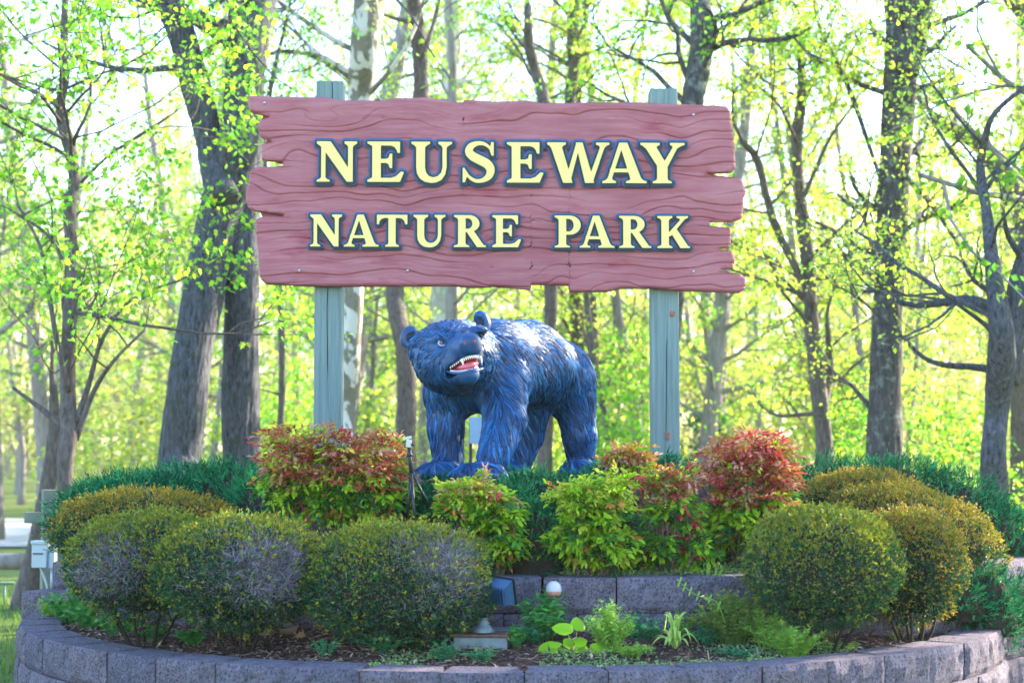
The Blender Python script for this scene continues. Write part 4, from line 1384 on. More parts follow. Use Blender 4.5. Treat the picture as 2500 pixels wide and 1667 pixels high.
# ---- spreading junipers
JUN = [(.007, .105, .04), (.012, .15, .055), (.02, .19, .075), (.004, .055, .025), (.045, .23, .085)]
def juniper(label, lobes, n, seed, tint=None):
    """lobes: (u, v_top, Y, rx, rz, drop) mounds of feathery sprays"""
    r_ = np.random.default_rng(500 + seed)
    c0_ = P(lobes[0][0], lobes[0][1], lobes[0][2])
    o = thing('juniper_shrub', label, 'shrub', (c0_[0], lobes[0][2], 1.0), 'spreading junipers')
    fm = MB(); sm = MB(); cm = MB()
    wts = np.array([l_[3] ** 2 for l_ in lobes]); wts = wts / wts.sum()
    for li, (u_, v_, Y_, rx, rz, dr_) in enumerate(lobes):
        c_ = P(u_, v_, Y_); c_[2] -= rz
        k = int(n * wts[li])
        d = unit(r_.normal(size=(k, 3)) * np.array((1, .9, .9)) + np.array((0, -.25, .45)))
        lump = 1 + .30 * (fbm(d * 3 + li * 7.3, 3, 400 + seed) - .5)
        s_ = (.80 + .22 * r_.random(k)) * lump
        p = c_ + d * np.array((rx, rx * dr_, rz)) * s_[:, None]
        dirn = unit(d * np.array((1, .8, .5)) + np.array((0, -.1, .35)) + r_.normal(0, .28, (k, 3)))
        L = r_.uniform(.05, .105, k)
        col = palette(k, JUN, [3, 3, 2, 2, 1], .2, r_)
        side = unit(np.cross(dirn, rdir(k, r_)))
        side2 = np.cross(dirn, side)
        for j_ in range(8):
            f_ = j_ / 8
            a = r_.uniform(0, 2 * PI, k)[:, None]
            sd = np.cos(a) * side + np.sin(a) * side2
            q_ = p + dirn * (L * (f_ - .3))[:, None]
            leaves(fm, q_, dirn * .9 + sd * (.75 - .35 * f_), sd, L * (.36 - .18 * f_), col * (1 + r_.normal(0, .1, (k, 1))) * (1 + .35 * f_), LEAF_NEEDLE, 2.1)
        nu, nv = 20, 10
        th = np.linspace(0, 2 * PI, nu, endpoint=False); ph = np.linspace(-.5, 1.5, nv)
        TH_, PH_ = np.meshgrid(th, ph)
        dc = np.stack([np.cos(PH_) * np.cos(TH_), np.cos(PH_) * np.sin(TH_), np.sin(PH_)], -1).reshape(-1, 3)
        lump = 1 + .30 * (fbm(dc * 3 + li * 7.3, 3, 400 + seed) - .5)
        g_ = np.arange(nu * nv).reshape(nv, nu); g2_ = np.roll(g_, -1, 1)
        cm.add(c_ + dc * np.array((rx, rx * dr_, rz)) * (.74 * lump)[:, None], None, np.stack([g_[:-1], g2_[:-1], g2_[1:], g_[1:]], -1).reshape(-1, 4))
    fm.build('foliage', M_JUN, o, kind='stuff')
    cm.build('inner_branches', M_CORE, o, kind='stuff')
    return o
juniper('blue green juniper in front of the big grey twin trunk, left of the mound', [(330, 1150, 11.3, .50, .30, .8), (455, 1128, 11.5, .46, .32, .8), (570, 1124, 11.4, .45, .34, .8), (250, 1176, 11.1, .38, .28, .8), (650, 1150, 11.0, .35, .36, .8)], 6500, 1)
juniper('dark green juniper growing low round the paws of the bear', [(1090, 1172, 9.98, .30, .30, .5), (1300, 1140, 10.20, .34, .36, .5), (1400, 1158, 10.15, .32, .34, .5), (1010, 1190, 9.95, .22, .26, .6), (1230, 1172, 9.75, .26, .30, .5), (1310, 1215, 9.55, .22, .33, .5), (1500, 1130, 10.5, .34, .34, .6), (1610, 1108, 11.1, .34, .30, .6), (1480, 1190, 9.85, .26, .34, .5)], 6900, 2)
juniper('large juniper at the right of the mound that spills over the end of the wall', [(2020, 1124, 11.6, .50, .34, .8), (2170, 1112, 11.7, .55, .36, .8), (2310, 1142, 11.6, .52, .40, .8), (2410, 1210, 11.4, .42, .42, .8), (2470, 1300, 11.2, .36, .38, .8), (2400, 1400, 10.9, .22, .34, .8), (2540, 1340, 11.2, .36, .36, .8), (2395, 1385, 10.12, .25, .20, .7), (2425, 1452, 10.06, .20, .18, .7), (2340, 1412, 9.98, .20, .18, .7), (2470, 1400, 10.5, .24, .24, .8), (1930, 1140, 11.4, .30, .30, .8)], 8400, 3)

# ---- heavenly bamboo: canes, compound sprays of pointed leaves
NAN = {'red': (.46, .065, .065), 'crimson': (.46, .025, .055), 'orange': (.52, .21, .05), 'bronze': (.42, .19, .085), 'lime': (.30, .46, .02), 'green': (.10, .28, .025), 'yellow': (.46, .46, .05), 'deep': (.03, .11, .03), 'pink': (.60, .29, .24)}
LEAFM = {}
SV, ST = LEAF_OVAL
for nm_, c_ in NAN.items():
    c_ = np.array(c_)
    cols = np.stack([c_ * (1.0 + .25 * (x_[0] - .5)) for x_ in SV])
    LEAFM[nm_] = mesh_data('leaf', SV * np.array((1, .82, 1)), [ST], M_LEAF_SOFT, cols, smooth=True)
def zone(rel, names_w):
    return names_w
def nandina(label, lobes, Y, n_spray, n_obj, topmix, lowmix, split, seed, depth=.30, base_v=None, group='red and lime nandina shrubs'):
    """lobes: (u, v, ru, rv) in photo pixels at distance Y"""
    r_ = np.random.default_rng(700 + seed)
    m_ = M2PX(Y)
    u_c = sum(l_[0] for l_ in lobes) / len(lobes)
    bz = P(u_c, base_v, Y)[2]
    bx = P(u_c, base_v, Y)[0]
    o = thing('nandina_shrub', label, 'shrub', (bx, Y, bz), group)
    w = np.array([l_[2] * l_[3] for l_ in lobes], float); w = w / w.sum()
    li = r_.choice(len(lobes), n_spray, p=w)
    L_ = np.array(lobes, float)[li]
    d = rdir(n_spray, r_); d[:, 1] = np.where(r_.random(n_spray) < .65, -np.abs(d[:, 1]), d[:, 1])
    rad = r_.random(n_spray) ** .45
    uu = L_[:, 0] + d[:, 0] * L_[:, 2] * rad; vv = L_[:, 1] - d[:, 2] * L_[:, 3] * rad
    C_ = np.stack([P(a_, b_, Y) for a_, b_ in zip(uu, vv)])
    C_[:, 1] = Y + d[:, 1] * depth * rad
    vmin = min(l_[1] - l_[3] for l_ in lobes); vmax = max(l_[1] + l_[3] for l_ in lobes)
    rel = (vv - vmin) / (vmax - vmin)
    rows_p, rows_a, rows_u, rows_s, rows_c, rows_n = [], [], [], [], [], []
    tn, tw_ = zip(*topmix); ln, lw = zip(*lowmix)
    tw_ = np.array(tw_) / sum(tw_); lw = np.array(lw) / sum(lw)
    for i_ in range(n_spray):
        istop = rel[i_] < split + r_.normal(0, .10)
        name = r_.choice(tn, p=tw_) if istop else r_.choice(ln, p=lw)
        k = int(r_.integers(13, 22))
        out = unit(np.array((d[i_, 0], d[i_, 1] - .5, .25 * d[i_, 2] + (.1 if istop else -.25))) + r_.normal(0, .35, 3))
        sd = unit(np.cross(out, (0, 0, 1)))
        Ls = r_.uniform(.08, .15)
        for j_ in range(k):
            f_ = (j_ // 2) / (k / 2)
            sgn = 1 if j_ % 2 else -1
            p_ = C_[i_] + out * Ls * (f_ - .4) + sd * sgn * .012
            rows_p.append(p_ - np.array((0, 0, .025 * f_ * f_)))
            rows_a.append(out * (.5 + .5 * f_) + sd * sgn * (.95 - .75 * f_) + np.array((0, 0, -.08)) + r_.normal(0, .30, 3))
            rows_u.append(np.array((0, -.35, 1)) + r_.normal(0, .4, 3))
            rows_s.append((.032 if istop else .043) * r_.uniform(.75, 1.3))
            nm2 = name if r_.random() < .75 else (r_.choice(tn, p=tw_) if istop else r_.choice(ln, p=lw))
            rows_n.append(nm2)
    p = np.array(rows_p); a = unit(np.array(rows_a)); up = np.array(rows_u); s_ = np.array(rows_s)
    col = np.array([NAN[x_] for x_ in rows_n]) * (1 + r_.normal(0, .16, (len(p), 1)))
    # the largest, nearest leaves are objects of their own
    score = s_ / p[:, 1] * (1 + .25 * r_.random(len(p))) - .02 * (p[:, 1] - Y)
    top_i = np.argsort(-score)[:n_obj]
    rest = np.ones(len(p), bool); rest[top_i] = False
    b = unit(np.cross(up, a)); c_ = np.cross(a, b)
    for i_ in top_i:
        lo_ = bpy.data.objects.new('leaf', LEAFM[rows_n[i_]])
        COL.objects.link(lo_); lo_.parent = o
        M_ = Matrix((a[i_], b[i_], c_[i_])).transposed().to_4x4()
        lo_.matrix_basis = Matrix.Translation(Vector(p[i_] - np.array(o.location))) @ M_ @ Matrix.Diagonal((*([s_[i_] * 1.1] * 3), 1))
    fm = MB()
    leaves(fm, p[rest], a[rest], up[rest], s_[rest], np.clip(col[rest], .003, 1), LEAF_OVAL, .82)
    fm.build('foliage', M_LEAF_SOFT, o, kind='stuff')
    st = MB()
    for i_ in r_.choice(n_spray, min(n_spray, 46), replace=False):
        e_ = C_[i_]
        b_ = np.array((bx + (e_[0] - bx) * .35 + r_.normal(0, .04), Y + r_.normal(0, .06), bz - .12))
        tube(st, smooth_path([b_, b_ * .45 + e_ * .55 + r_.normal(0, .015, 3), e_], 7), np.linspace(.0055, .002, 7), 5, np.array((.15, .11, .09)) * r_.uniform(.7, 1.5), cap=False)
    st.build('cane', M_TWIG, o)
    return o
REDTOP = [('red', 3), ('bronze', 3), ('orange', 2.2), ('pink', 2.2), ('crimson', .8), ('lime', 1.6), ('yellow', 1.0)]
LIMELOW = [('lime', 3), ('green', 2.5), ('yellow', .8), ('deep', 1.6), ('orange', .5), ('red', .25)]
nandina('broad red topped nandina left of the bear, in front of the left sign post', [(720, 1090, 92, 62), (830, 1110, 110, 75), (935, 1120, 75, 80), (700, 1170, 80, 75), (820, 1195, 110, 75), (930, 1195, 70, 75)], 9.85, 850, 280, REDTOP, LIMELOW, .58, 1, .34, 1300)
nandina('low lime nandina with pale pink tips under the middle paw of the bear', [(1150, 1190, 75, 38), (1200, 1240, 72, 50), (1225, 1310, 52, 60), (1120, 1225, 45, 45)], 9.50, 330, 170, [('lime', 3), ('yellow', 2), ('orange', 1.4), ('pink', 1.4), ('green', 1)], LIMELOW, .34, 2, .20, 1385)
nandina('bushiest lime green nandina, in the centre above the upper wall', [(1400, 1200, 65, 50), (1460, 1230, 75, 65), (1410, 1300, 80, 70), (1480, 1320, 65, 60), (1500, 1180, 40, 40)], 9.48, 470, 260, [('lime', 4), ('yellow', 2), ('green', 1), ('orange', .4)], [('lime', 4), ('green', 2), ('yellow', 1), ('deep', 1), ('orange', .3)], .4, 3, .24, 1392)
nandina('thin nandina with bare grey canes, between the bushy lime and the tall crimson one', [(1600, 1170, 60, 35), (1660, 1180, 60, 40), (1640, 1240, 70, 40), (1600, 1330, 50, 40), (1700, 1330, 45, 45)], 9.62, 290, 170, REDTOP, [('green', 3), ('lime', 2), ('deep', 2), ('crimson', .7)], .35, 4, .22, 1385)
nandina('tallest nandina, crimson crowned, right of the right sign post', [(1830, 1090, 90, 50), (1880, 1130, 75, 65), (1770, 1140, 75, 60), (1830, 1200, 90, 70), (1900, 1220, 50, 60), (1780, 1260, 70, 60), (1840, 1300, 60, 45)], 9.88, 800, 280, [('red', 3.4), ('crimson', 1.4), ('bronze', 2.6), ('pink', 2.8), ('orange', 1.8), ('lime', 1.2)], LIMELOW, .56, 5, .30, 1370)
nandina('small bronze nandina in the gap between the hind paw and the right post', [(1540, 1105, 52, 30), (1500, 1120, 30, 24), (1575, 1130, 30, 30)], 10.35, 90, 40, [('bronze', 3), ('orange', 2), ('pink', 1), ('lime', 1.4)], LIMELOW, .75, 6, .14, 1190)
# ------------------------------------------------------------------ trees
M_BARK_GREY = bark_mat('grey_furrowed_bark', (.012, .013, .018), (.145, .145, .175), None, .20, 36, (.055, .07, .055), .03)
M_BARK_BROWN = bark_mat('brown_bark', (.045, .036, .034), (.17, .14, .13), None, .25, 34)
M_BARK_SYC = bark_mat('mottled_sycamore_bark', (.12, .11, .085), (.22, .20, .16), (.52, .50, .47), .5, 14, None, .01)
M_BARK_PALE = bark_mat('pale_smooth_bark', (.28, .26, .23), (.45, .43, .40), (.52, .50, .47), .5, 12, None, .01)
M_BARK_DARK = bark_mat('dark_lichen_bark', (.022, .020, .022), (.10, .09, .09), None, .15, 28, (.17, .20, .17))
M_BARK_FAR = bark_mat('far_trunk_bark', (.14, .12, .115), (.30, .27, .26), None, .2, 12, None, .02)
M_TREE_LEAF = leaf_mat('young_tree_leaves', .58, .5, .25, (1.18, 1.3, .70))

GREEN_MIX = [(.13, .34, .035), (.20, .42, .04), (.27, .46, .04), (.36, .46, .05)]
YEL_MIX = [(.32, .46, .06), (.42, .49, .08), (.24, .42, .05), (.48, .48, .13)]
OLIVE_MIX = [(.32, .38, .07), (.40, .42, .10), (.45, .42, .15), (.26, .38, .06)]
BEIGE_MIX = [(.46, .42, .20), (.50, .45, .20), (.40, .42, .13), (.52, .42, .25)]

def grow(out, tips, st, dr, L, r0, lvl, maxl, r_, nseg=6, up=.10, wob=.22, kids=5, dens=9.0):
    pts = [st]
    d = unit(dr)
    for k in range(nseg):
        d = unit(d + r_.normal(0, wob, 3) * (.5 + .25 * lvl) + np.array((0, 0, up)))
        pts.append(pts[-1] + d * L / nseg)
    pts = np.array(pts)
    out.append((pts, np.linspace(r0, r0 * .35, nseg + 1)))
    if lvl >= maxl - 1:
        m = max(2, int(L * dens))
        f = r_.uniform(.25, 1.02, m)
        s_ = f * nseg
        i_ = np.minimum(s_.astype(int), nseg - 1)
        q_ = pts[i_] + (pts[i_ + 1] - pts[i_]) * (s_ - i_)[:, None]
        tips.append(np.concatenate([q_ + r_.normal(0, .035, (m, 3)), np.tile(d, (m, 1))], 1))
    if lvl < maxl:
        nk = max(2, int(round(kids * (1 - .12 * lvl))))
        for k in range(nk):
            f = r_.uniform(.25, 1.0)
            i_ = min(int(f * nseg), nseg - 1)
            b_ = pts[i_] + (pts[i_ + 1] - pts[i_]) * (f * nseg - i_)
            ax = rdir(1, r_)[0]
            dd = unit(unit(pts[i_ + 1] - pts[i_]) * .75 + ax * .85)
            grow(out, tips, b_, dd, L * r_.uniform(.40, .65), max(r0 * .5 * (1 - .4 * f), .004), lvl + 1, maxl, r_, max(3, nseg - 1), up * .6, wob, kids, dens)

def leaf_cloud(mb, tips, mix, size, r_, w=(3, 3, 2, 2), shape=LEAF_DIA, keep=1.0, cluster=1, zmin=None):
    if not tips:
        return
    t_ = np.concatenate(tips)
    if keep < 1:
        t_ = t_[r_.random(len(t_)) < keep]
    if zmin is not None:
        t_ = t_[t_[:, 2] > zmin]
    if cluster > 1:
        t_ = np.repeat(t_, cluster, 0)
        t_ = t_.copy(); t_[:, :3] += r_.normal(0, size * .8, (len(t_), 3))
    n_ = len(t_)
    dcl = fbm(t_[:, :3] * .9, 2, 900)
    ax = t_[:, 3:] * .4 + r_.normal(0, .7, (n_, 3)) + np.array((0, 0, -.45))
    up = r_.normal(0, .6, (n_, 3)) + np.array((0, -.25, .7))
    col = palette(n_, mix, w, .16, r_) * (.8 + .45 * dcl)[:, None]
    leaves(mb, t_[:, :3], ax, up, size * r_.uniform(.6, 1.25, n_), np.clip(col, .004, .9), shape, 1.15 if shape is LEAF_DIA else .9)

def limb_path(pts, Y, n=None, yj=0.0, seed=0):
    """(x, y, width) in the 2352 px view of the photo -> metres (x, y, z, radius) at depth Y"""
    r_ = np.random.default_rng(seed)
    W = []
    off = 0.0
    for k, (x_, y_, w_) in enumerate(pts):
        yy = Y + (off if k else 0)
        off += r_.normal(0, yj)
        p = Q(x_, y_, yy)
        W.append((*p, w_ * K * M2PX(yy) / 2))
    W = np.array(W)
    L = np.sum(np.linalg.norm(np.diff(W[:, :3], axis=0), axis=1))
    return smooth_path(W, n or max(8, int(L / .10)))

def traced_tree(name, label, Y, limbs, bark, mix, leaf=.075, ext=6.0, zb=2.6, per_m=1.6, Lb=(1.0, 2.4), maxl=3, kids=5, dens=9, seed=0, cat='tree', group=None, shape=LEAF_DIA, furrow=.10, cluster=1, up=.08, keep=1.0, sides=14, bare_limbs=(), toground=True, only=None, extra=()):
    r_ = np.random.default_rng(2000 + seed)
    root = Q(limbs[0][0][0], limbs[0][0][1], Y)
    gz = float(ground_z(root[0], Y))
    o = thing(name, label, cat, (root[0], Y, gz), group)
    tw = MB(); br = []; tips = []
    for li, lp_ in enumerate(limbs):
        W = limb_path(lp_, Y, yj=.12, seed=seed * 31 + li)
        if li == 0 and toground and W[0, 2] > gz - .1:
            d0 = unit(W[0, :3] - W[min(6, len(W) - 1), :3]); d0 = unit(d0 + np.array((0, 0, -.6)))
            h_ = W[0, 2] - gz + .15
            e_ = W[0, :3] + d0 * h_ / max(-d0[2], .3)
            m_ = max(3, int(h_ / .1))
            f_ = np.linspace(0, 1, m_, endpoint=False)[:, None]
            pre = np.concatenate([e_ * (1 - f_) + W[0, :3] * f_, W[0, 3] * (1.12 - .12 * f_)], 1)
            W = np.concatenate([pre, W])
        goes_up = lp_[-1][1] <= 6
        if goes_up and ext > 0 and li not in bare_limbs:
            d1 = unit(unit(W[-1, :3] - W[-6, :3]) + np.array((0, 0, .25)))
            m_ = int(ext / .25)
            pr = W[-1, :3]
            ex = []
            for k in range(m_):
                d1 = unit(d1 + r_.normal(0, .03, 3) + np.array((0, 0, .03)))
                pr = pr + d1 * .25
                ex.append((*pr, W[-1, 3] * (1 - .75 * (k + 1) / m_)))
            W = np.concatenate([W, np.array(ex)])
        rr = W[:, 3].max()
        sd = sides if rr > .06 else 8
        fr_ = furrow if rr > .06 else 0
        def disp(v, fr_=fr_):
            return fr_ * (1 - 2.6 * np.abs(fbm(v * np.array((24, 24, 5.0)), 3, 50 + seed) - .5) * 2) + .10 * (fbm(v * 2.2, 2, 51 + seed) - .5) * 2
        tube(tw, W[:, :3], W[:, 3], sd, None, True, disp)
        if li in bare_limbs:
            continue
        zz = W[:, 2]
        seg = np.linalg.norm(np.diff(W[:, :3], axis=0), axis=1)
        tot = seg[zz[1:] > zb].sum()
        nb = int(tot * per_m) + (1 if tot > .3 else 0)
        ok = np.where(zz > zb)[0]
        if len(ok) == 0:
            continue
        for k in range(nb):
            i_ = int(r_.choice(ok))
            a = r_.uniform(0, 2 * PI)
            dd = np.array((math.cos(a), math.sin(a) * .8, r_.uniform(-.05, .75)))
            grow(br, tips, W[i_, :3].copy(), dd, r_.uniform(*Lb), min(max(W[i_, 3] * .35, .010), .045), 1, maxl, r_, up=up, kids=kids, dens=dens)
        if W[-1, 3] < .08:
            grow(br, tips, W[-1, :3].copy(), unit(W[-1, :3] - W[-4, :3]), Lb[0], W[-1, 3] * .8, 1, maxl, r_, up=up, kids=kids, dens=dens)
    for (bx_, lv, LL) in extra:                       # traced side branches that carry leaves
        W = limb_path(bx_, Y - .3, seed=seed + 7)
        tube(tw, W[:, :3], W[:, 3], 7, None, True)
        for k in range(int(lv)):
            i_ = int(r_.integers(len(W) // 4, len(W)))
            grow(br, tips, W[i_, :3].copy(), unit(rdir(1, r_)[0] + np.array((0, 0, .1))), r_.uniform(.5, 1) * LL, .010, 2, 3, r_, up=up, kids=kids, dens=dens)
    tw.build('trunk', bark, o, smooth=True)
    if br:
        bm_ = MB()
        for pts, rad in br:
            tube(bm_, pts, rad, 5 if rad[0] > .012 else 3, cap=False)
        bm_.build('branches', bark, o, smooth=True, kind='stuff')
    if tips:
        lm_ = MB()
        leaf_cloud(lm_, tips, mix, leaf, r_, shape=shape, keep=keep, cluster=cluster)
        lm_.build('crown', M_TREE_LEAF, o, kind='stuff')
    return o

# the slim tree on the left
traced_tree('young_tree', 'slim young tree with bright green leaves at the left, its crooked trunk bare low down', 15.0,
    [[(152, 1170, 34), (150, 1060, 38), (158, 1000, 38), (155, 860, 34), (160, 740, 32), (165, 600, 28), (160, 480, 28), (170, 410, 26), (158, 330, 30), (138, 255, 24), (150, 170, 20), (147, 100, 18), (150, 0, 14)],
     [(155, 990, 18), (110, 950, 16), (70, 920, 11), (30, 890, 8)], [(176, 970, 20), (205, 880, 13), (235, 780, 10), (300, 690, 7), (420, 640, 4)],
     [(172, 1010, 18), (215, 900, 12), (260, 830, 9), (330, 760, 6)], [(158, 900, 16), (130, 780, 12), (110, 660, 11), (90, 560, 8), (40, 470, 6)],
     [(168, 330, 12), (180, 300, 9), (208, 240, 7), (205, 180, 6), (190, 110, 5)], [(138, 250, 12), (90, 215, 8), (0, 170, 6)], [(155, 620, 10), (110, 540, 7), (20, 480, 5)], [(185, 420, 9), (260, 350, 6), (400, 260, 4)]],
    M_BARK_BROWN, GREEN_MIX, leaf=.066, ext=5, zb=2.2, per_m=1.45, Lb=(.8, 2.2), seed=1, dens=11, furrow=.08, cluster=2, shape=LEAF_LOBED)
traced_tree('leaning_tree', 'leaning brown trunk behind the electrical box at the far left', 17.2,
    [[(58, 1385, 62), (78, 1290, 44), (98, 1180, 36), (118, 1060, 32), (125, 960, 24), (120, 860, 14)]], M_BARK_BROWN, YEL_MIX, ext=0, zb=2.0, per_m=2.5, Lb=(.7, 1.6), seed=2, dens=9, cluster=2)
# the big pair left of the sign
traced_tree('forked_tree', 'massive grey forked tree leaning right, standing behind the left end of the sign', 17.6,
    [[(408, 1100, 98), (414, 1040, 93), (430, 900, 87), (455, 740, 87), (482, 600, 88), (506, 490, 94), (530, 400, 102), (548, 320, 86), (558, 220, 80), (568, 100, 92), (582, 0, 104)],
     [(512, 460, 76), (490, 380, 62), (474, 300, 60), (450, 200, 66), (420, 90, 64), (388, 0, 64)]],
    M_BARK_GREY, GREEN_MIX, leaf=.08, ext=9, zb=4.7, per_m=1.5, Lb=(1.6, 3.4), seed=3, dens=7, sides=96, furrow=.085, keep=.8, cluster=1, shape=LEAF_LOBED)
traced_tree('straight_tree', 'grey trunk rising straight between the forked tree and the left sign post', 18.4,
    [[(555, 1100, 84), (555, 1040, 82), (553, 900, 82), (554, 760, 75), (558, 620, 75), (562, 480, 73), (566, 330, 74), (572, 150, 70), (574, 0, 66)]],
    M_BARK_GREY, GREEN_MIX, ext=9, zb=5.5, per_m=1.2, Lb=(1.2, 2.6), seed=4, dens=7, sides=84, furrow=.08, keep=1)
traced_tree('sycamore_tree', 'sycamore with white patched bark showing above and below the sign by the left post', 22.0,
    [[(795, 1010, 44), (800, 940, 44), (806, 800, 46), (812, 670, 48), (820, 450, 54), (828, 230, 62), (836, 120, 66), (848, 0, 70)]],
    M_BARK_SYC, YEL_MIX, ext=9, zb=6.0, per_m=.9, Lb=(1.4, 3.0), seed=5, dens=5, sides=24, furrow=.02, keep=1, cluster=2)
traced_tree('ash_tree', 'grey brown trunk behind the head of the bear, forking high above the sign', 22.5,
    [[(932, 1010, 44), (934, 900, 42), (928, 800, 40), (912, 720, 38), (908, 660, 38), (930, 500, 36), (960, 330, 34), (968, 220, 34), (964, 120, 33), (950, 0, 32)],
     [(968, 135, 14), (985, 90, 12), (1000, 40, 10), (1008, 0, 9)]],
    M_BARK_BROWN, GREEN_MIX, ext=7, zb=5.2, per_m=.9, Lb=(1.0, 2.4), seed=6, dens=9, sides=24, cluster=2)
traced_tree('pale_tree', 'thick pale barked tree far behind the middle of the sign top', 32.0,
    [[(1008, 1060, 58), (1012, 860, 56), (1020, 680, 56), (1030, 400, 52), (1036, 200, 46), (1042, 0, 42)]],
    M_BARK_PALE, YEL_MIX, leaf=.10, ext=8, zb=5.6, per_m=2.2, Lb=(1.0, 2.4), seed=7, dens=7, sides=14, furrow=.02)
traced_tree('broken_tree', 'crooked trunk snapped off at the top, poking up behind the centre of the sign', 24.0,
    [[(1252, 1060, 34), (1256, 900, 32), (1262, 780, 30), (1266, 670, 30), (1262, 420, 30), (1250, 240, 28), (1232, 170, 26), (1216, 110, 24), (1214, 60, 20), (1212, 18, 18)]],
    M_BARK_BROWN, GREEN_MIX, ext=0, zb=4.5, per_m=1.0, Lb=(.8, 2.0), seed=8, dens=9, cluster=2)
traced_tree('twin_stem_tree', 'two thin twisted stems crossing just above the sign, right of the snapped trunk', 27.0,
    [[(1328, 1060, 28), (1326, 860, 28), (1325, 720, 30), (1312, 460, 28), (1308, 240, 24), (1318, 150, 26), (1316, 80, 26), (1320, 0, 22)],
     [(1365, 1000, 20), (1362, 700, 18), (1340, 400, 16), (1330, 240, 12), (1322, 180, 10)]],
    M_BARK_BROWN, YEL_MIX, leaf=.09, ext=6, zb=2.6, per_m=2.4, Lb=(1.0, 2.2), seed=9, dens=10, cluster=2)
traced_tree('thin_leaning_tree', 'thin stem leaning right, low behind the rump of the bear', 25.0,
    [[(1408, 1030, 26), (1385, 940, 18), (1366, 840, 18), (1352, 740, 15), (1345, 640, 12)]], M_BARK_BROWN, YEL_MIX, leaf=.09, ext=0, zb=1.6, per_m=3.2, Lb=(.8, 1.8), seed=10, dens=9)
traced_tree('lichen_tree', 'dark lichen spotted trunk with a snapped side limb, above the right sign post', 19.5,
    [[(1524, 1080, 46), (1530, 900, 46), (1545, 700, 46), (1566, 450, 46), (1590, 240, 48), (1604, 160, 50), (1612, 80, 50), (1610, 0, 50)], [(1622, 120, 20), (1634, 80, 17), (1644, 45, 14), (1650, 34, 8)]],
    M_BARK_DARK, GREEN_MIX, ext=8, zb=4.6, per_m=1.6, Lb=(1.0, 2.4), seed=11, dens=9, sides=48, cluster=2, bare_limbs=(1,))
traced_tree('sapling', 'wiry sapling with sagging branches immediately right of the sign', 21.0,
    [[(1896, 1100, 40), (1892, 1000, 38), (1876, 860, 36), (1862, 700, 30), (1852, 560, 30), (1835, 420, 26), (1830, 320, 26), (1842, 220, 24), (1840, 150, 18), (1838, 70, 12)],
     [(1868, 700, 20), (1830, 620, 18), (1790, 540, 20), (1765, 470, 18), (1740, 370, 18), (1705, 325, 12)], [(1880, 960, 26), (1905, 860, 20), (1900, 740, 12)],
     [(1835, 480, 12), (1900, 330, 8), (1960, 240, 6)], [(1850, 600, 10), (1960, 500, 7), (2040, 450, 5)], [(1832, 330, 9), (1780, 230, 7), (1700, 180, 5)]],
    M_BARK_BROWN, YEL_MIX, leaf=.075, ext=3, zb=1.9, per_m=2.0, Lb=(.8, 2.1), seed=12, dens=11, cluster=2)
traced_tree('forked_pine', 'tall dark straight trunk forking near the top right, hung with small yellow leaves', 20.0,
    [[(2032, 1090, 80), (2032, 1000, 76), (2034, 860, 70), (2040, 700, 66), (2046, 560, 66), (2054, 400, 68), (2064, 240, 76), (2068, 140, 72), (2062, 60, 52), (2056, 0, 52)], [(2086, 170, 48), (2104, 80, 52), (2112, 0, 56)],
     [(2025, 420, 9), (1960, 230, 12), (1920, 140, 9), (1880, 60, 6)], [(2075, 400, 14), (2140, 470, 12), (2200, 560, 8)], [(2050, 700, 14), (1990, 620, 12), (1930, 590, 9)]],
    M_BARK_DARK, YEL_MIX, leaf=.052, ext=8, zb=1.9, per_m=2.1, Lb=(.5, 1.7), seed=13, dens=10, sides=60, furrow=.08, cluster=2)
traced_tree('split_tree', 'branching grey tree at the right edge with a torn scar and a bent limb', 16.0,
    [[(2285, 1120, 58), (2282, 1040, 54), (2290, 940, 54), (2300, 840, 62), (2300, 760, 56), (2290, 690, 44), (2278, 600, 32), (2268, 500, 24), (2256, 430, 22), (2252, 380, 20), (2262, 320, 16), (2285, 260, 12), (2352, 200, 9)],
     [(2310, 880, 60), (2330, 760, 60), (2350, 660, 70), (2376, 560, 60)], [(2290, 710, 26), (2230, 690, 26), (2160, 695, 20), (2090, 700, 14), (2020, 670, 9)],
     [(2290, 850, 20), (2230, 842, 16), (2170, 838, 14), (2120, 820, 10), (2060, 760, 8), (1990, 700, 6)], [(2258, 450, 12), (2225, 400, 10), (2180, 340, 9), (2140, 270, 7), (2120, 200, 5)], [(2262, 440, 12), (2290, 400, 9), (2330, 370, 7)],
     [(2255, 330, 9), (2200, 270, 6), (2140, 190, 5), (2100, 120, 4)], [(2300, 790, 14), (2262, 745, 11), (2200, 700, 8)]],
    M_BARK_GREY, YEL_MIX, leaf=.055, ext=0, zb=2.4, per_m=1.5, Lb=(.7, 1.8), seed=14, dens=9, sides=40, furrow=.07, cluster=2)
traced_tree('slanting_tree', 'thick limb slanting in from the top right corner behind the split tree', 24.0,
    [[(2352, 1000, 60), (2352, 820, 56), (2362, 640, 52), (2352, 490, 50), (2310, 410, 44), (2250, 330, 40), (2190, 300, 34), (2150, 270, 18)], [(2400, 100, 60), (2352, 20, 50), (2330, 0, 46)]],
    M_BARK_BROWN, YEL_MIX, leaf=.07, ext=3, zb=3.5, per_m=1.0, Lb=(.8, 1.8), seed=15, dens=9, cluster=2)
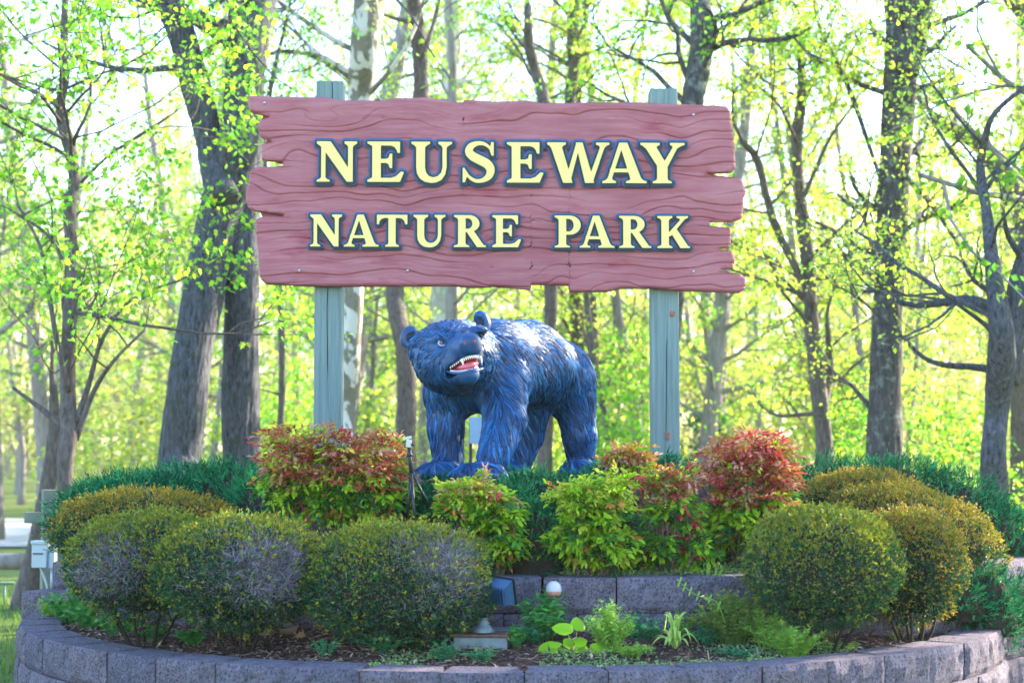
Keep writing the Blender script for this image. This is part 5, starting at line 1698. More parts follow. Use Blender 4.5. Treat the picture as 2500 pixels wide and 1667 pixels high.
traced_tree('bare_branch_tree', 'slender upright tree standing between the grey trunks and the sign, above the left post', 23.0,
    [[(640, 1060, 16), (648, 860, 16), (640, 640, 15), (612, 420, 14), (606, 300, 14), (628, 170, 12), (655, 60, 9), (668, 0, 7)],
     [(606, 130, 7), (650, 118, 10), (720, 130, 11), (790, 170, 12), (850, 220, 12), (900, 280, 10)]],
    M_BARK_BROWN, GREEN_MIX, leaf=.075, ext=3, zb=1.6, per_m=1.5, Lb=(.7, 1.7), seed=16, dens=9, cluster=2)

# ---- woodland behind: a few grown forms, copied
def wood_tree(seed, H_, r0, mix, zb, per_m, Lb, leaf, dens, cluster, sides=8):
    r_ = np.random.default_rng(3000 + seed)
    n_ = 26
    pts = np.zeros((n_, 3)); d = np.array((r_.normal(0, .03), r_.normal(0, .03), 1.0))
    for k in range(1, n_):
        d = unit(d + r_.normal(0, .035, 3) * np.array((1, 1, 0)) + np.array((0, 0, .05)))
        pts[k] = pts[k - 1] + d * H_ / (n_ - 1)
    rad = r0 * np.linspace(1, .12, n_) ** .8
    rad[0] *= 1.3
    pts[0, 2] = -.3
    tw = MB(); tube(tw, pts, rad, sides, None, True, lambda v: .10 * (fbm(v * 3, 2, seed) - .5) * 2)
    br, tips = [], []
    ok = np.where(pts[:, 2] > zb)[0]
    for k in range(int((H_ - zb) * per_m)):
        i_ = int(r_.choice(ok))
        a = r_.uniform(0, 2 * PI)
        f_ = 1 - .5 * pts[i_, 2] / H_
        grow(br, tips, pts[i_].copy(), np.array((math.cos(a), math.sin(a), r_.uniform(.05, .9))), r_.uniform(*Lb) * f_, max(rad[i_] * .3, .012), 1, 2, r_, nseg=5, up=.10, kids=5, dens=dens)
    for p_, q_ in br:
        tube(tw, p_, q_, 4, cap=False)
    lm_ = MB()
    leaf_cloud(lm_, tips, mix, leaf, r_, cluster=cluster)
    return (tw.data('trunk', M_BARK_FAR, True), lm_.data('crown', M_TREE_LEAF))
WOOD = [wood_tree(1, 15, .17, YEL_MIX, 1.2, 2.8, (1.4, 3.6), .098, 7.5, 4), wood_tree(2, 13, .14, OLIVE_MIX, .8, 3.0, (1.2, 3.2), .098, 7.5, 4),
        wood_tree(3, 17, .22, GREEN_MIX, 2.5, 2.5, (1.6, 3.8), .098, 7.0, 4), wood_tree(4, 9, .08, YEL_MIX, .4, 3.6, (1.0, 2.6), .092, 8.0, 4),
        wood_tree(5, 14, .15, BEIGE_MIX, .8, 3.2, (1.4, 3.4), .092, 7.5, 4), wood_tree(6, 7, .06, OLIVE_MIX, .2, 4.4, (.9, 2.4), .092, 8.0, 4)]
WNAME = ['woodland_tree', 'woodland_tree', 'tall_woodland_tree', 'understorey_tree', 'budding_tree', 'understorey_tree']
WLAB = ['yellow green tree', 'olive tree', 'tall fresh green tree', 'small yellow green tree', 'beige budding tree', 'small olive tree']
r_ = np.random.default_rng(77)
spots = []
tries = 0
while len(spots) < 120 and tries < 6000:
    tries += 1
    y = r_.uniform(27, 88)
    x = r_.uniform(-1, 1) * (y * .345 + 2)
    if -62 < x < -3 and 22 < y < 42 and x < -5.5:        # keep the drive clear
        if r_.random() < .93: continue
    if any((x - a_) ** 2 + ((y - b_) * .7) ** 2 < (1.6 + .018 * y) ** 2 for a_, b_ in spots):
        continue
    spots.append((x, y))
spots += [(-3.2, 31), (.6, 34), (3.4, 29.5), (6.2, 32), (-6.4, 33), (9.2, 29), (-9.4, 30), (1.9, 38)]
spots += [(8.2, 14.6), (10.6, 17.2), (13.4, 20.0), (9.0, 20.5), (13.0, 15.5), (7.4, 17.8)]  # extra trees added outside the frame so their crowns shade the planter
def where(x, y):
    u_ = 1250 + x / y * FPX
    z_ = ('left of the forked tree' if u_ < 410 else 'between the forked tree and the left sign post' if u_ < 800 else 'between the two sign posts' if u_ < 1590 else 'between the sign and the tall dark trunk' if u_ < 2150 else 'right of the tall dark trunk')
    return ('far ' if y > 56 else 'blurred ') , z_
for k, (x, y) in enumerate(spots):
    if y < 22:
        v_ = 2 if k % 2 else 0
    elif k >= 120 and y < 40:
        v_ = (2, 0, 2, 1)[k % 4]
    elif y < 42:
        v_ = int(r_.choice([3, 5, 0, 1, 4], p=[.34, .26, .16, .12, .12]))
    else:
        v_ = int(r_.choice([0, 1, 2, 3, 4, 5], p=[.2, .2, .12, .12, .24, .12]))
    fz, wz = where(x, y)
    if y < 22:
        fz, wz = 'near ', 'beyond the right edge, added to shade the planter'
    lab_ = fz + WLAB[v_] + ' ' + wz
    o = thing(WNAME[v_], lab_, 'tree', (x, y, float(ground_z(x, y))), lab_)
    sc_ = r_.uniform(.75, 1.12) * (.78 if y > 55 and v_ in (0, 2) else 1)
    o.rotation_euler = (0, 0, r_.uniform(0, 6.28)); o.scale = (sc_, sc_, sc_)
    link('trunk', WOOD[v_][0], o); link('crown', WOOD[v_][1], o)

# ---- the far wood, one mass of thin crowns closing the view
fw = MB()
n = 40000
y = r_.uniform(88, 125, n); x = r_.uniform(-1, 1, n) * (y * .40 + 5)
hmax = 12 + 9 * fbm(np.stack([x * .09, y * .05, 0 * x], -1), 3, 88)
z = ground_z(x, y) + hmax * r_.random(n) ** .9
leaves(fw, np.stack([x, y, z], -1), rdir(n, r_), rdir(n, r_), r_.uniform(.25, .65, n), palette(n, OLIVE_MIX + BEIGE_MIX, [2, 2, 2, 1, 3, 3, 3, 2], .15, r_), LEAF_DIA, 1.2)
for k in range(90):
    y_ = r_.uniform(88, 120); x_ = r_.uniform(-1, 1) * y_ * .38
    zz = float(ground_z(x_, y_))
    tube(fw, np.array([(x_, y_, zz - .3), (x_ + r_.normal(0, .3), y_, zz + 5), (x_ + r_.normal(0, .6), y_, zz + 11)]), np.array((.2, .15, .05)), 5, (.16, .13, .11), cap=False)
fw.build('far_woods', M_TREE_LEAF, kind='stuff')

# ---- bushes at the edge of the wood
def bush(label, u, v_top, Y, w_px, mix, leaf, n, seed, name='bush', wts=(3, 3, 2, 2), group=None):
    r2 = np.random.default_rng(4000 + seed)
    p0 = P(u, v_top, Y)
    gz = float(ground_z(p0[0], Y))
    rx = w_px * M2PX(Y) / 2; hz = p0[2] - gz
    o = thing(name, label, 'bush', (p0[0], Y, gz), group)
    d = rdir(n, r2); d[:, 2] = np.abs(d[:, 2]) * 1.0
    s_ = r2.random(n) ** .4 * (1 + .5 * (fbm(d * 2.4 + seed, 3, 600) - .5))
    p = np.array((p0[0], Y, gz + .1)) + d * np.array((rx, rx, hz)) * s_[:, None] * np.array((1, 1, 1))
    cl = fbm(p * 2.2, 3, 610 + seed)
    keep = cl > .38
    mb = MB()
    leaves(mb, p[keep], rdir(keep.sum(), r2) + np.array((0, 0, -.3)), rdir(keep.sum(), r2) + np.array((0, -.2, .5)), leaf * r2.uniform(.6, 1.2, keep.sum()), palette(keep.sum(), mix, wts, .2, r2), LEAF_DIA, 1.1)
    mb.build('foliage', M_TREE_LEAF, o, kind='stuff')
    st = MB()
    for k in range(9):
        e_ = p[int(r2.integers(0, n))]
        b_ = np.array((p0[0] + r2.normal(0, .1 * rx), Y + r2.normal(0, .1 * rx), gz - .1))
        tube(st, smooth_path([b_, b_ * .5 + e_ * .5 + r2.normal(0, .08, 3), e_], 6), np.linspace(.03, .008, 6), 5, cap=False)
    st.build('stems', M_BARK_FAR, o, kind='stuff')
    return o
DARKG = [(.05, .16, .03), (.10, .24, .03), (.30, .40, .04), (.20, .33, .04)]
bush('large glossy bush with dark and yellow green leaves, left of the split tree', 2330, 985, 21.5, 400, DARKG, .085, 5200, 1)
bush('dark evergreen bush in the distance, right of the right sign post', 1725, 960, 34.0, 190, [(.02, .08, .05), (.03, .11, .06), (.05, .14, .08), (.04, .10, .04)], .12, 3600, 2)
bush('yellow green bush glowing behind the legs of the bear', 1240, 900, 26.0, 460, YEL_MIX, .10, 5600, 3)
bush('bright lime bush behind the rump of the bear, left of the right post', 1510, 800, 24.0, 300, GREEN_MIX, .09, 5600, 4)
bush('fresh green bush between the left sign post and the forked tree', 700, 860, 28.0, 240, GREEN_MIX, .10, 4200, 5)
bush('glossy yellowish bush close behind the tall dark trunk', 2080, 900, 23.0, 260, DARKG, .085, 4200, 6)
bush('low olive bush behind the right end of the sign', 1880, 980, 27.0, 330, OLIVE_MIX, .10, 4800, 7)
bush('loose olive bush beyond the slim young tree', 300, 930, 30.0, 420, OLIVE_MIX, .11, 4800, 8)
bush('pale green bush beyond the two grey trunks', 860, 930, 31.0, 330, YEL_MIX, .11, 4400, 9)

# ---- thin morning air
hz = MB()
HTOP = max((o_.matrix_basis.translation.z + (o_.parent.location.z if o_.parent else 0) + max(c_[2] for c_ in o_.bound_box) * (o_.parent.scale[2] if o_.parent else 1)) for o_ in scene.objects if o_.type == 'MESH') + .5
box(hz, (0, 320, (HTOP - 1.4) / 2), (850, 770, HTOP + 1.4))

ht = bpy.data.materials.new('haze_air'); ht.use_nodes = True
for nd in list(ht.node_tree.nodes):
    if nd.type == 'BSDF_PRINCIPLED': ht.node_tree.nodes.remove(nd)
pv = ht.node_tree.nodes.new('ShaderNodeVolumePrincipled')
pv.inputs['Color'].default_value = (.95, .97, 1, 1)
pv.inputs['Density'].default_value = HAZE
pv.inputs['Anisotropy'].default_value = .3
ht.node_tree.links.new(pv.outputs[0], [n_ for n_ in ht.node_tree.nodes if n_.type == 'OUTPUT_MATERIAL'][0].inputs['Volume'])
if HAZE > 0:
    hz.build('haze', [ht], kind='stuff')
# ------------------------------------------------------------------ fittings
M_BLACKMETAL = simple('black_metal', (.012, .015, .022), .42, .5, .2, .2)
M_BRONZE = simple('blue_black_enamel', (.025, .075, .17), .38, .5, .1, .2, 20)
M_GALV = simple('weathered_zinc', (.12, .15, .165), .55, .4, .35, .35, 16, .2)
M_RUST = simple('rusty_rim', (.10, .055, .045), .8, .2, 0, .4, 30)
M_WHITE = simple('white_enamel', (.40, .385, .42), .4, .5, 0, .05, 8, .05)
M_TERRA = simple('terracotta_rim', (.36, .17, .12), .7, .3, 0, .2)
M_GBOX = simple('pale_grey_plastic', (.34, .39, .42), .45, .4, 0, .06, 8, .05)
M_PIPE = simple('grey_conduit', (.33, .36, .38), .5, .4, .3, .15)
M_TIMBER = simple('greenish_timber', (.15, .165, .13), .85, .15, 0, .25, 9, .5, 30)
M_GLASSD = simple('dark_lamp_glass', (.03, .04, .05), .08, .6, 0, 0)

# floodlight on its junction box
bxp = P(1177, 1545, 8.86)
zb = float(bed_z(bxp[0], 8.86)) - .01
fl = thing('floodlight', 'blue black floodlight seen from behind, tilted up on a weathered box beside the front shrub', 'floodlight', (bxp[0], 8.86, zb))
Rz = rotm('Z', -.10)
m_ = MB(); box(m_, (bxp[0], 8.86, zb + .030), (.285, .17, .070), None, Rz, .006); m_.build('junction_box', M_GALV, fl)
m_ = MB(); box(m_, (bxp[0], 8.86, zb + .0745), (.302, .188, .016), None, Rz @ rotm('Y', .01), .004); lid = m_.build('box_lid', M_RUST, fl)
m_ = MB(); box(m_, (bxp[0] + .002, 9.02, zb + .0855), (.292, .178, .005), None, Rz, .001); m_.build('lid_plate', M_GALV, lid)
m_ = MB(); lathe(m_, (bxp[0] + .005, 8.84, zb + .088), [(.060, 0), (.060, .012), (.040, .03), (.026, .055), (.022, .075), (.0, .075)], 16); m_.build('mount', M_GALV, fl, smooth=True)
m_ = MB(); tube(m_, [(bxp[0] + .004, 8.84, zb + .15), (bxp[0] + .006, 8.84, zb + .21), (bxp[0] + .02, 8.85, zb + .255)], .017, 10); m_.build('swivel_arm', M_BLACKMETAL, fl, smooth=True)
hc = P(1213, 1446, 8.85)
Rf = rotm('Z', -.55) @ rotm('X', .42) @ rotm('Y', .12)
m_ = MB()
hw, hh, hd_ = .084, .070, .068
# tapered housing: wide rim at the lamp side (+y), narrower back (-y)
Vb = np.array([(-.070, -hd_ / 2, -.046), (.070, -hd_ / 2, -.046), (.070, -hd_ / 2, .053), (-.070, -hd_ / 2, .053), (-hw, hd_ / 2, -hh), (hw, hd_ / 2, -hh), (hw, hd_ / 2, hh), (-hw, hd_ / 2, hh)])
m_.add(Vb @ Rf.T + hc, None, [(0, 1, 2, 3), (1, 5, 6, 2), (5, 4, 7, 6), (4, 0, 3, 7), (3, 2, 6, 7), (0, 4, 5, 1)])
hs = m_.build('housing', M_BRONZE, fl)
m_ = MB(); box(m_, hc + Rf @ np.array((0, hd_ / 2 + .008, 0)), (hw * 2 + .018, .014, hh * 2 + .018), None, Rf, .004); m_.build('rim', M_BLACKMETAL, fl)
m_ = MB(); box(m_, hc + Rf @ np.array((0, hd_ / 2 + .0175, 0)), (hw * 2 - .01, .004, hh * 2 - .01), None, Rf, .001); m_.build('lens', M_GLASSD, fl)
for k in range(9):
    m_ = MB(); box(m_, hc + Rf @ np.array((-.064 + k * .016, -hd_ / 2 - .007, .003)), (.005, .016, .096), None, Rf, .001); m_.build('fin', M_BRONZE, hs)

# small domed path light
dp = P(1352, 1441, 9.0)
pl_ = thing('wall_light', 'small white domed light fixed to the face of the upper wall', 'path light', (dp[0], 9.0, float(bed_z(dp[0], 9.0))))
m_ = MB(); lathe(m_, dp + np.array((0, 0, -.004)), [(.042, 0), (.043, .010), (.039, .029), (.028, .045), (.014, .054), (0, .056)], 22); m_.build('dome', M_WHITE, pl_, smooth=True)
m_ = MB(); lathe(m_, dp + np.array((0, 0, -.026)), [(0, 0), (.034, 0), (.039, .010), (.041, .021), (0, .021)], 22); m_.build('rim', M_TERRA, pl_, smooth=True)
m_ = MB(); tube(m_, [dp + np.array((0, .0, -.012)), dp + np.array((0, .12, -.012)), dp + np.array((0, .32, -.012))], .010, 8); m_.build('bracket', M_BLACKMETAL, pl_, smooth=True)
m_ = MB(); lathe(m_, dp + np.array((0, 0, .050)), [(.006, 0), (.006, .012), (0, .014)], 8); m_.build('finial', M_BLACKMETAL, pl_, smooth=True)

# black tripod among the nandinas
Yt = 9.42
hub = P(1003, 1150, Yt)
tp_ = thing('tripod_stand', 'thin black tripod stand with a pale fitting on top, among the nandinas', 'tripod', (hub[0], Yt, P(1003, 1262, Yt)[2] - .05))
m_ = MB(); tube(m_, [P(1006, 1168, Yt), P(1001, 1120, Yt), P(999, 1092, Yt)], [.012, .0115, .011], 10); cst = m_.build('column', M_BLACKMETAL, tp_, smooth=True)
m_ = MB(); tube(m_, [P(1000.5, 1114, Yt), P(1000, 1106, Yt)], .0155, 10); m_.build('collar', M_BLACKMETAL, cst, smooth=True)
for (u_, v_, yo) in ((993, 1268, -.02), (1014, 1275, -.12), (1058, 1256, .06)):
    m_ = MB(); tube(m_, [P(1004, 1150, Yt), P(u_, v_, Yt + yo)], [.008, .0085], 8); m_.build('leg', M_BLACKMETAL, tp_, smooth=True)
m_ = MB()
hb = P(998, 1082, Yt)
box(m_, hb, (.030, .03, .045), None, rotm('Y', .1), .004); box(m_, hb + np.array((-.008, 0, .030)), (.046, .024, .016), None, rotm('Y', -.25), .003)
m_.build('head', simple('pale_fitting', (.42, .43, .38), .6, .3), tp_)
m_ = MB(); tube(m_, [hb + np.array((.012, -.01, -.005)), hb + np.array((.035, -.012, -.012))], .006, 8); m_.build('clamp_knob', M_BLACKMETAL, tp_, smooth=True)

# wooden post with a cross piece, electrical box with conduit
Yw = 13.6
pw = P(120, 1195, Yw)
wp = thing('wooden_post', 'square wooden post with a short cross rail at the far left, above the electrical box', 'post', (pw[0], Yw, 0))
m_ = MB(); box(m_, (pw[0], Yw, pw[2] / 2 - .1), (.105, .105, pw[2] + .2), None, rotm('Z', .45), .006); m_.build('upright', M_TIMBER, wp)
cr = P(112, 1264, Yw)
m_ = MB(); box(m_, (cr[0] + .005, Yw + .085, cr[2]), (.40, .045, .092), None, rotm('Z', .06), .008); m_.build('rail', M_TIMBER, wp)
Ye = 12.45
ep = P(100, 1352, Ye)
eb = thing('electrical_box', 'pale grey outdoor electrical box on a conduit at the far left behind the shrubs', 'electrical box', (ep[0], Ye, .45))
m_ = MB(); box(m_, ep, (.118, .075, .20), None, rotm('Z', -.12), .008); bb = m_.build('case', M_GBOX, eb)
m_ = MB(); box(m_, ep + np.array((0, -.005, .088)), (.128, .088, .026), None, rotm('Z', -.12), .006); m_.build('hood', M_GBOX, bb)
m_ = MB(); box(m_, ep + np.array((-.012, -.043, .006)), (.078, .006, .010), None, rotm('Z', -.12), .002); m_.build('latch', M_BLACKMETAL, bb)
m_ = MB(); box(m_, ep + np.array((.085, .01, -.03)), (.05, .06, .15), None, rotm('Z', -.12), .006); m_.build('outlet_cover', M_GBOX, eb)
m_ = MB(); tube(m_, smooth_path([ep + np.array((.0, 0, -.10)), ep + np.array((.025, 0, -.16)), ep + np.array((.05, .0, -.23)), (ep[0] + .06, Ye, .55)], 14), .012, 10); m_.build('conduit', M_PIPE, eb, smooth=True)
m_ = MB(); tube(m_, [ep + np.array((.085, .01, -.10)), (ep[0] + .085, Ye + .01, .55)], .016, 10); m_.build('conduit', M_PIPE, eb, smooth=True)

# blue panel on a dark frame seen between the legs of the bear
Yb = 15.2
pb = P(1169, 1050, Yb)
bp_ = thing('information_panel', 'pale blue panel on a dark post, glimpsed between the front legs of the bear', 'information panel', (pb[0], Yb, 0))
m_ = MB(); box(m_, (pb[0], Yb, pb[2]), (.17, .02, .24), None, None, .004); m_.build('panel', simple('pale_blue_panel', (.18, .30, .44), .5, .4, 0, .08), bp_)
m_ = MB(); box(m_, (pb[0] - .075, Yb + .03, pb[2] / 2 + .06), (.03, .03, pb[2] + .12), None, None, .003); m_.build('post', M_BLACKMETAL, bp_)

# edging logs beside the drive, far left
for k, (xa, ya, xb, yb_, lab) in enumerate(((-9.5, 20.6, -5.95, 20.3, 'weathered log edging lying on the lawn behind the leaning trunk'), (-8.6, 17.4, -5.3, 17.75, 'thin dark green rail low over the lawn at the left edge'))):
    m_ = MB()
    if k == 0:
        xx_ = np.linspace(xa, xb, 14)
        tube(m_, np.stack([xx_, np.linspace(ya, yb_, 14), np.full(14, .28)], -1), .10, 10, None, True, lambda v: .12 * (fbm(v * 4, 2, 5) - .5))
        o = m_.build('log_edging', M_BARK_FAR, None, smooth=True); tag(o, lab, 'log')
    else:
        rl = thing('low_rail', lab, 'rail', (xa, ya, 0))
        tube(m_, [(xa, ya, .22), (xb, yb_, .22)], .016, 8); m_.build('bar', simple('green_pipe', (.03, .12, .08), .5, .4), rl, smooth=True)
        for f_ in (.1, .55, .97):
            m2 = MB(); tube(m2, [(xa + (xb - xa) * f_, ya + (yb_ - ya) * f_, -.1), (xa + (xb - xa) * f_, ya + (yb_ - ya) * f_, .215)], .014, 8); m2.build('stake', simple('green_pipe', (.03, .12, .08), .5, .4), rl, smooth=True)

# ------------------------------------------------------------------ weeds and small plants of the front bed
def soil_at(u, v):
    """the point of the lower bed seen at (u, v)"""
    Y_ = 9.0
    for _ in range(25):
        p = P(u, v, Y_)
        z = float(bed_z(p[0], p[1]))
        Y_ = Y_ + (p[2] - z) / max((CAM_Z - z) / Y_, .02) * .7
        Y_ = min(max(Y_, 8.1), 11.0)
    p = P(u, v, Y_); p[2] = float(bed_z(p[0], p[1]))
    return p
GW = [(.06, .26, .06), (.10, .32, .07), (.16, .38, .08), (.05, .20, .07)]
GY = [(.22, .42, .06), (.30, .46, .08), (.16, .36, .05), (.36, .48, .12)]
GT = [(.05, .24, .12), (.08, .28, .14), (.04, .18, .10), (.14, .32, .10)]
def herb(label, u, v, h, spread, n_st, mix, leaf, seed, shape=LEAF_DIA, width=.8, per=16, name='weed', cat='weed', group='weeds in the front bed', up=.9, whorl=False, base=None, straw=0.0):
    r2 = np.random.default_rng(5000 + seed)
    b = soil_at(u, v) if base is None else np.asarray(base, float)
    o = thing(name, label, cat, tuple(b), group)
    sm = MB(); lm_ = MB()
    for k in range(n_st):
        a = r2.uniform(0, 2 * PI); rr = spread * r2.random() ** .6
        tipv = b + np.array((math.cos(a) * rr, math.sin(a) * rr * .8, h * r2.uniform(.55, 1.05) * (1 - .35 * (rr / max(spread, .01)) ** 2)))
        root = b + np.array((math.cos(a) * rr * .25, math.sin(a) * rr * .2, -.015))
        pts = smooth_path([root, root * .5 + tipv * .5 + np.array((0, 0, .02 * up)) - np.array((math.cos(a), math.sin(a), 0)) * rr * .12, tipv], 7)
        tube(sm, pts, np.linspace(.0022, .001, 7), 4, np.array(mix[0]) * .9, cap=False)
        m = per
        f = r2.uniform(.25, 1.0, m)
        if whorl:
            f = np.round(f * 4) / 4
        i_ = np.minimum((f * 6).astype(int), 5)
        q_ = pts[i_] + (pts[np.minimum(i_ + 1, 6)] - pts[i_]) * (f * 6 - i_)[:, None]
        az = r2.uniform(0, 2 * PI, m)
        ax = np.stack([np.cos(az), np.sin(az), r2.uniform(-.1, .8, m)], -1)
        col = palette(m, mix, [3, 3, 2, 1.5], .15, r2)
        if straw: col[r2.random(m) < straw] = (.45, .38, .2)
        leaves(lm_, q_, ax, np.array((0, -.2, 1)) + r2.normal(0, .4, (m, 3)), leaf * r2.uniform(.6, 1.25, m) * (1.1 - .35 * f), col, shape, width)
    sm.build('stems', M_LEAF_SOFT, o, kind='stuff')
    lm_.build('foliage', M_LEAF_SOFT, o, kind='stuff')
    return o
herb('tallest of the lobed green weeds at the left end of the front bed', 165, 1522, .24, .20, 34, GW, .040, 1, LEAF_LOBED, 1.0, 12)
herb('sprawling lobed weed near the left end, under the half bare shrub', 225, 1534, .19, .22, 34, GW, .036, 2, LEAF_LOBED, 1.0, 12)
herb('fresh green weed at the far left corner of the bed, on the wall edge', 122, 1512, .17, .15, 24, GY, .026, 3, LEAF_LOBED, 1.0, 12)
herb('lobed weed at the foot of the half bare shrub, leaning over the wall', 290, 1550, .14, .16, 24, GW, .034, 4, LEAF_LOBED, 1.0, 10)
herb('low round leaved weed under the wide low shrub, left one of two', 375, 1568, .105, .11, 20, GW, .034, 5, LEAF_LOBED, 1.1, 9)
herb('low round leaved weed under the wide low shrub, right one of two', 468, 1574, .10, .13, 22, GW, .034, 6, LEAF_LOBED, 1.1, 9)
herb('single stalked weed with two tiers of lobed leaves in front of the wide low shrub', 583, 1556, .23, .05, 6, GW, .050, 7, LEAF_LOBED, 1.1, 9)
herb('pale tuft on the mulch between the wide low shrub and the front left shrub', 795, 1598, .09, .12, 20, GT, .018, 8, LEAF_DIA, .8, 20)
herb('teal green clump under the front left shrub', 938, 1592, .13, .17, 30, GT, .028, 9, LEAF_LOBED, 1.0, 12)
herb('small bright clump in front of the junction box', 1085, 1612, .11, .09, 22, GT, .022, 10, LEAF_DIA, .8, 20)
herb('thin pale weed on the mulch left of the round leaved plant', 1180, 1600, .06, .12, 10, [(.16, .28, .10), (.22, .34, .12), (.30, .34, .18), (.12, .24, .1)], .016, 11, LEAF_DIA, .6, 18, straw=.2)
herb('upright leafy herb standing beneath the white dome light', 1332, 1562, .29, .16, 26, GW, .066, 12, LEAF_OVAL, .62, 20, 'leafy_herb', 'herb', None)
herb('dark clover like clump at the foot of the leafy herb', 1298, 1572, .11, .12, 24, GT, .034, 13, LEAF_LOBED, 1.1, 8)
herb('feathery bright green weed behind the round leaved plant', 1485, 1590, .27, .16, 60, GY, .036, 14, LEAF_NEEDLE, 1.6, 34)
herb('low teal weed left of the striped spider plant', 1570, 1560, .15, .20, 44, GT, .024, 15, LEAF_DIA, .8, 22)
herb('low teal weed right of the striped spider plant', 1720, 1572, .12, .18, 36, GT, .024, 16, LEAF_DIA, .8, 22)
herb('feathery lime weed in front of the olive dome shrub', 1935, 1606, .20, .20, 60, GY, .034, 17, LEAF_NEEDLE, 1.6, 34)
herb('feathery lime shoots leaning left of the olive dome shrub', 1872, 1582, .24, .14, 36, GY, .034, 18, LEAF_NEEDLE, 1.6, 30)
herb('yellow and green weeds on the right end of the front bed', 2330, 1532, .15, .22, 44, [(.30, .38, .06), (.44, .40, .06), (.20, .36, .08), (.40, .26, .06)], .026, 19, LEAF_OVAL, .7, 12)
herb('fresh green weed by the right end of the low wall', 2390, 1530, .13, .16, 30, GY, .024, 20, LEAF_LOBED, 1.0, 10)
herb('straggly weed under the orange tipped shrub', 2190, 1565, .08, .12, 10, [(.24, .30, .10), (.34, .30, .14), (.18, .28, .08), (.40, .34, .2)], .018, 21, LEAF_DIA, .6, 14)
herb('bronze and green creeping mound between the spider plant and the olive dome', 1790, 1572, .29, .27, 120, [(.13, .26, .06), (.22, .32, .06), (.30, .24, .07), (.08, .20, .06)], .030, 22, LEAF_DIA, .9, 50, 'creeping_shrub', 'shrub', None)

herb('tall loose weed close to the upper wall, between the leafy herb and the spider plant', 1555, 1528, .20, .14, 30, GT, .024, 31, LEAF_DIA, .8, 24)
herb('pale wispy weed rising beside the creeping mound', 1672, 1552, .18, .10, 24, GY, .026, 32, LEAF_NEEDLE, 1.5, 26)
herb('low grassy clump at the wall edge, right of the round leaved plant', 1540, 1604, .08, .16, 36, GY, .026, 33, LEAF_NEEDLE, 1.6, 18)
herb('low grassy clump at the wall edge below the creeping mound', 1800, 1606, .07, .15, 30, GT, .022, 34, LEAF_NEEDLE, 1.6, 18)
herb('thin weed on bare mulch, right of the feathery lime weed', 2060, 1592, .07, .14, 20, GY, .020, 35, LEAF_DIA, .8, 16, straw=.3)
herb('ragged weed between the floodlight box and the leafy herb', 1262, 1580, .12, .09, 22, GW, .030, 36, LEAF_LOBED, 1.0, 10)
herb('green weed lapping over the wall top in front of the junction box', 1175, 1614, .06, .13, 26, GT, .020, 37, LEAF_DIA, .8, 18)

# plants whose single leaves can be picked out
def blade(pts, w, col, mat_, parent, stripe=None):
    pts = smooth_path(pts, 12)
    t_ = unit(np.gradient(pts, axis=0))
    sd = unit(np.cross(t_, np.array((0, -.3, 1.0))))
    f = np.linspace(0, 1, 12)
    wd = w * np.minimum(1, .35 + 2.2 * f) * np.clip((1 - f) * 3.2, .02, 1)
    V = np.stack([pts - sd * wd[:, None], pts - np.array((0, 0, 1)) * (wd * .35)[:, None], pts + sd * wd[:, None]], 1).reshape(-1, 3)
    i_ = np.arange(11)[:, None] * 3
    qd = np.concatenate([i_ + np.array((0, 1, 4, 3)), i_ + np.array((1, 2, 5, 4))])
    c = np.tile(np.array(col, float), (36, 1))
    if stripe is not None:
        c[0::3] = stripe; c[2::3] = stripe
    mb = MB(); mb.add(V, None, qd, c)
    return mb.build('leaf', mat_, parent, smooth=True)
r2 = np.random.default_rng(88)
b = soil_at(1648, 1582)
sp = thing('spider_plant', 'spider plant with arching cream edged green blades, on the mulch before the upper wall', 'plant', tuple(b))
for k in range(30):
    a = r2.uniform(0, 2 * PI); L = r2.uniform(.10, .19)
    out = np.array((math.cos(a), math.sin(a) * .8, 0)); hgt = r2.uniform(.05, .14)
    if k % 2 == 0: L *= .6; hgt = r2.uniform(.13, .19)
    tipz = hgt * (.35 if L > .11 else 1.0)
    blade([b + out * .01, b + out * L * .28 + np.array((0, 0, hgt * .75)), b + out * L * .65 + np.array((0, 0, hgt)), b + out * L + np.array((0, 0, tipz))], .0085, (.24, .46, .04), M_LEAF_SOFT, sp, (.56, .62, .22))
b = soil_at(1402, 1592)
rl = thing('round_leaved_plant', 'seedling with large round bright lime leaves at the front edge of the bed', 'plant', tuple(b))
def round_leaf(c_, r0, nrm, dirn, col):
    nrm = unit(nrm); dirn = unit(np.asarray(dirn) - nrm * np.dot(dirn, nrm)); sd = np.cross(nrm, dirn)
    a = np.linspace(-PI, PI, 18, endpoint=False)
    rad = r0 * (1 - .22 * np.exp(-((np.abs(a) - PI) / .35) ** 2) + .14 * np.exp(-(a / .3) ** 2)) * (1 + .03 * np.sin(a * 5))
    ring = [c_ + dirn * math.cos(x_) * y_ + sd * math.sin(x_) * y_ * .86 - nrm * .12 * y_ * abs(math.sin(x_)) for x_, y_ in zip(a, rad)]
    half = [c_ + (p_ - c_) * .55 + nrm * .10 * r0 for p_ in ring]
    V = np.array(half + ring + [c_ + nrm * .03 * r0])
    i_ = np.arange(18); j_ = (i_ + 1) % 18
    mb = MB(); mb.add(V, np.stack([np.full(18, 36), i_, j_], -1), np.stack([i_, 18 + i_, 18 + j_, j_], -1), np.array(col) * (1 + np.concatenate([np.zeros(18), np.full(18, .12), [.0]]))[:, None])
    return mb.build('leaf', M_LEAF_SOFT, rl, smooth=True)
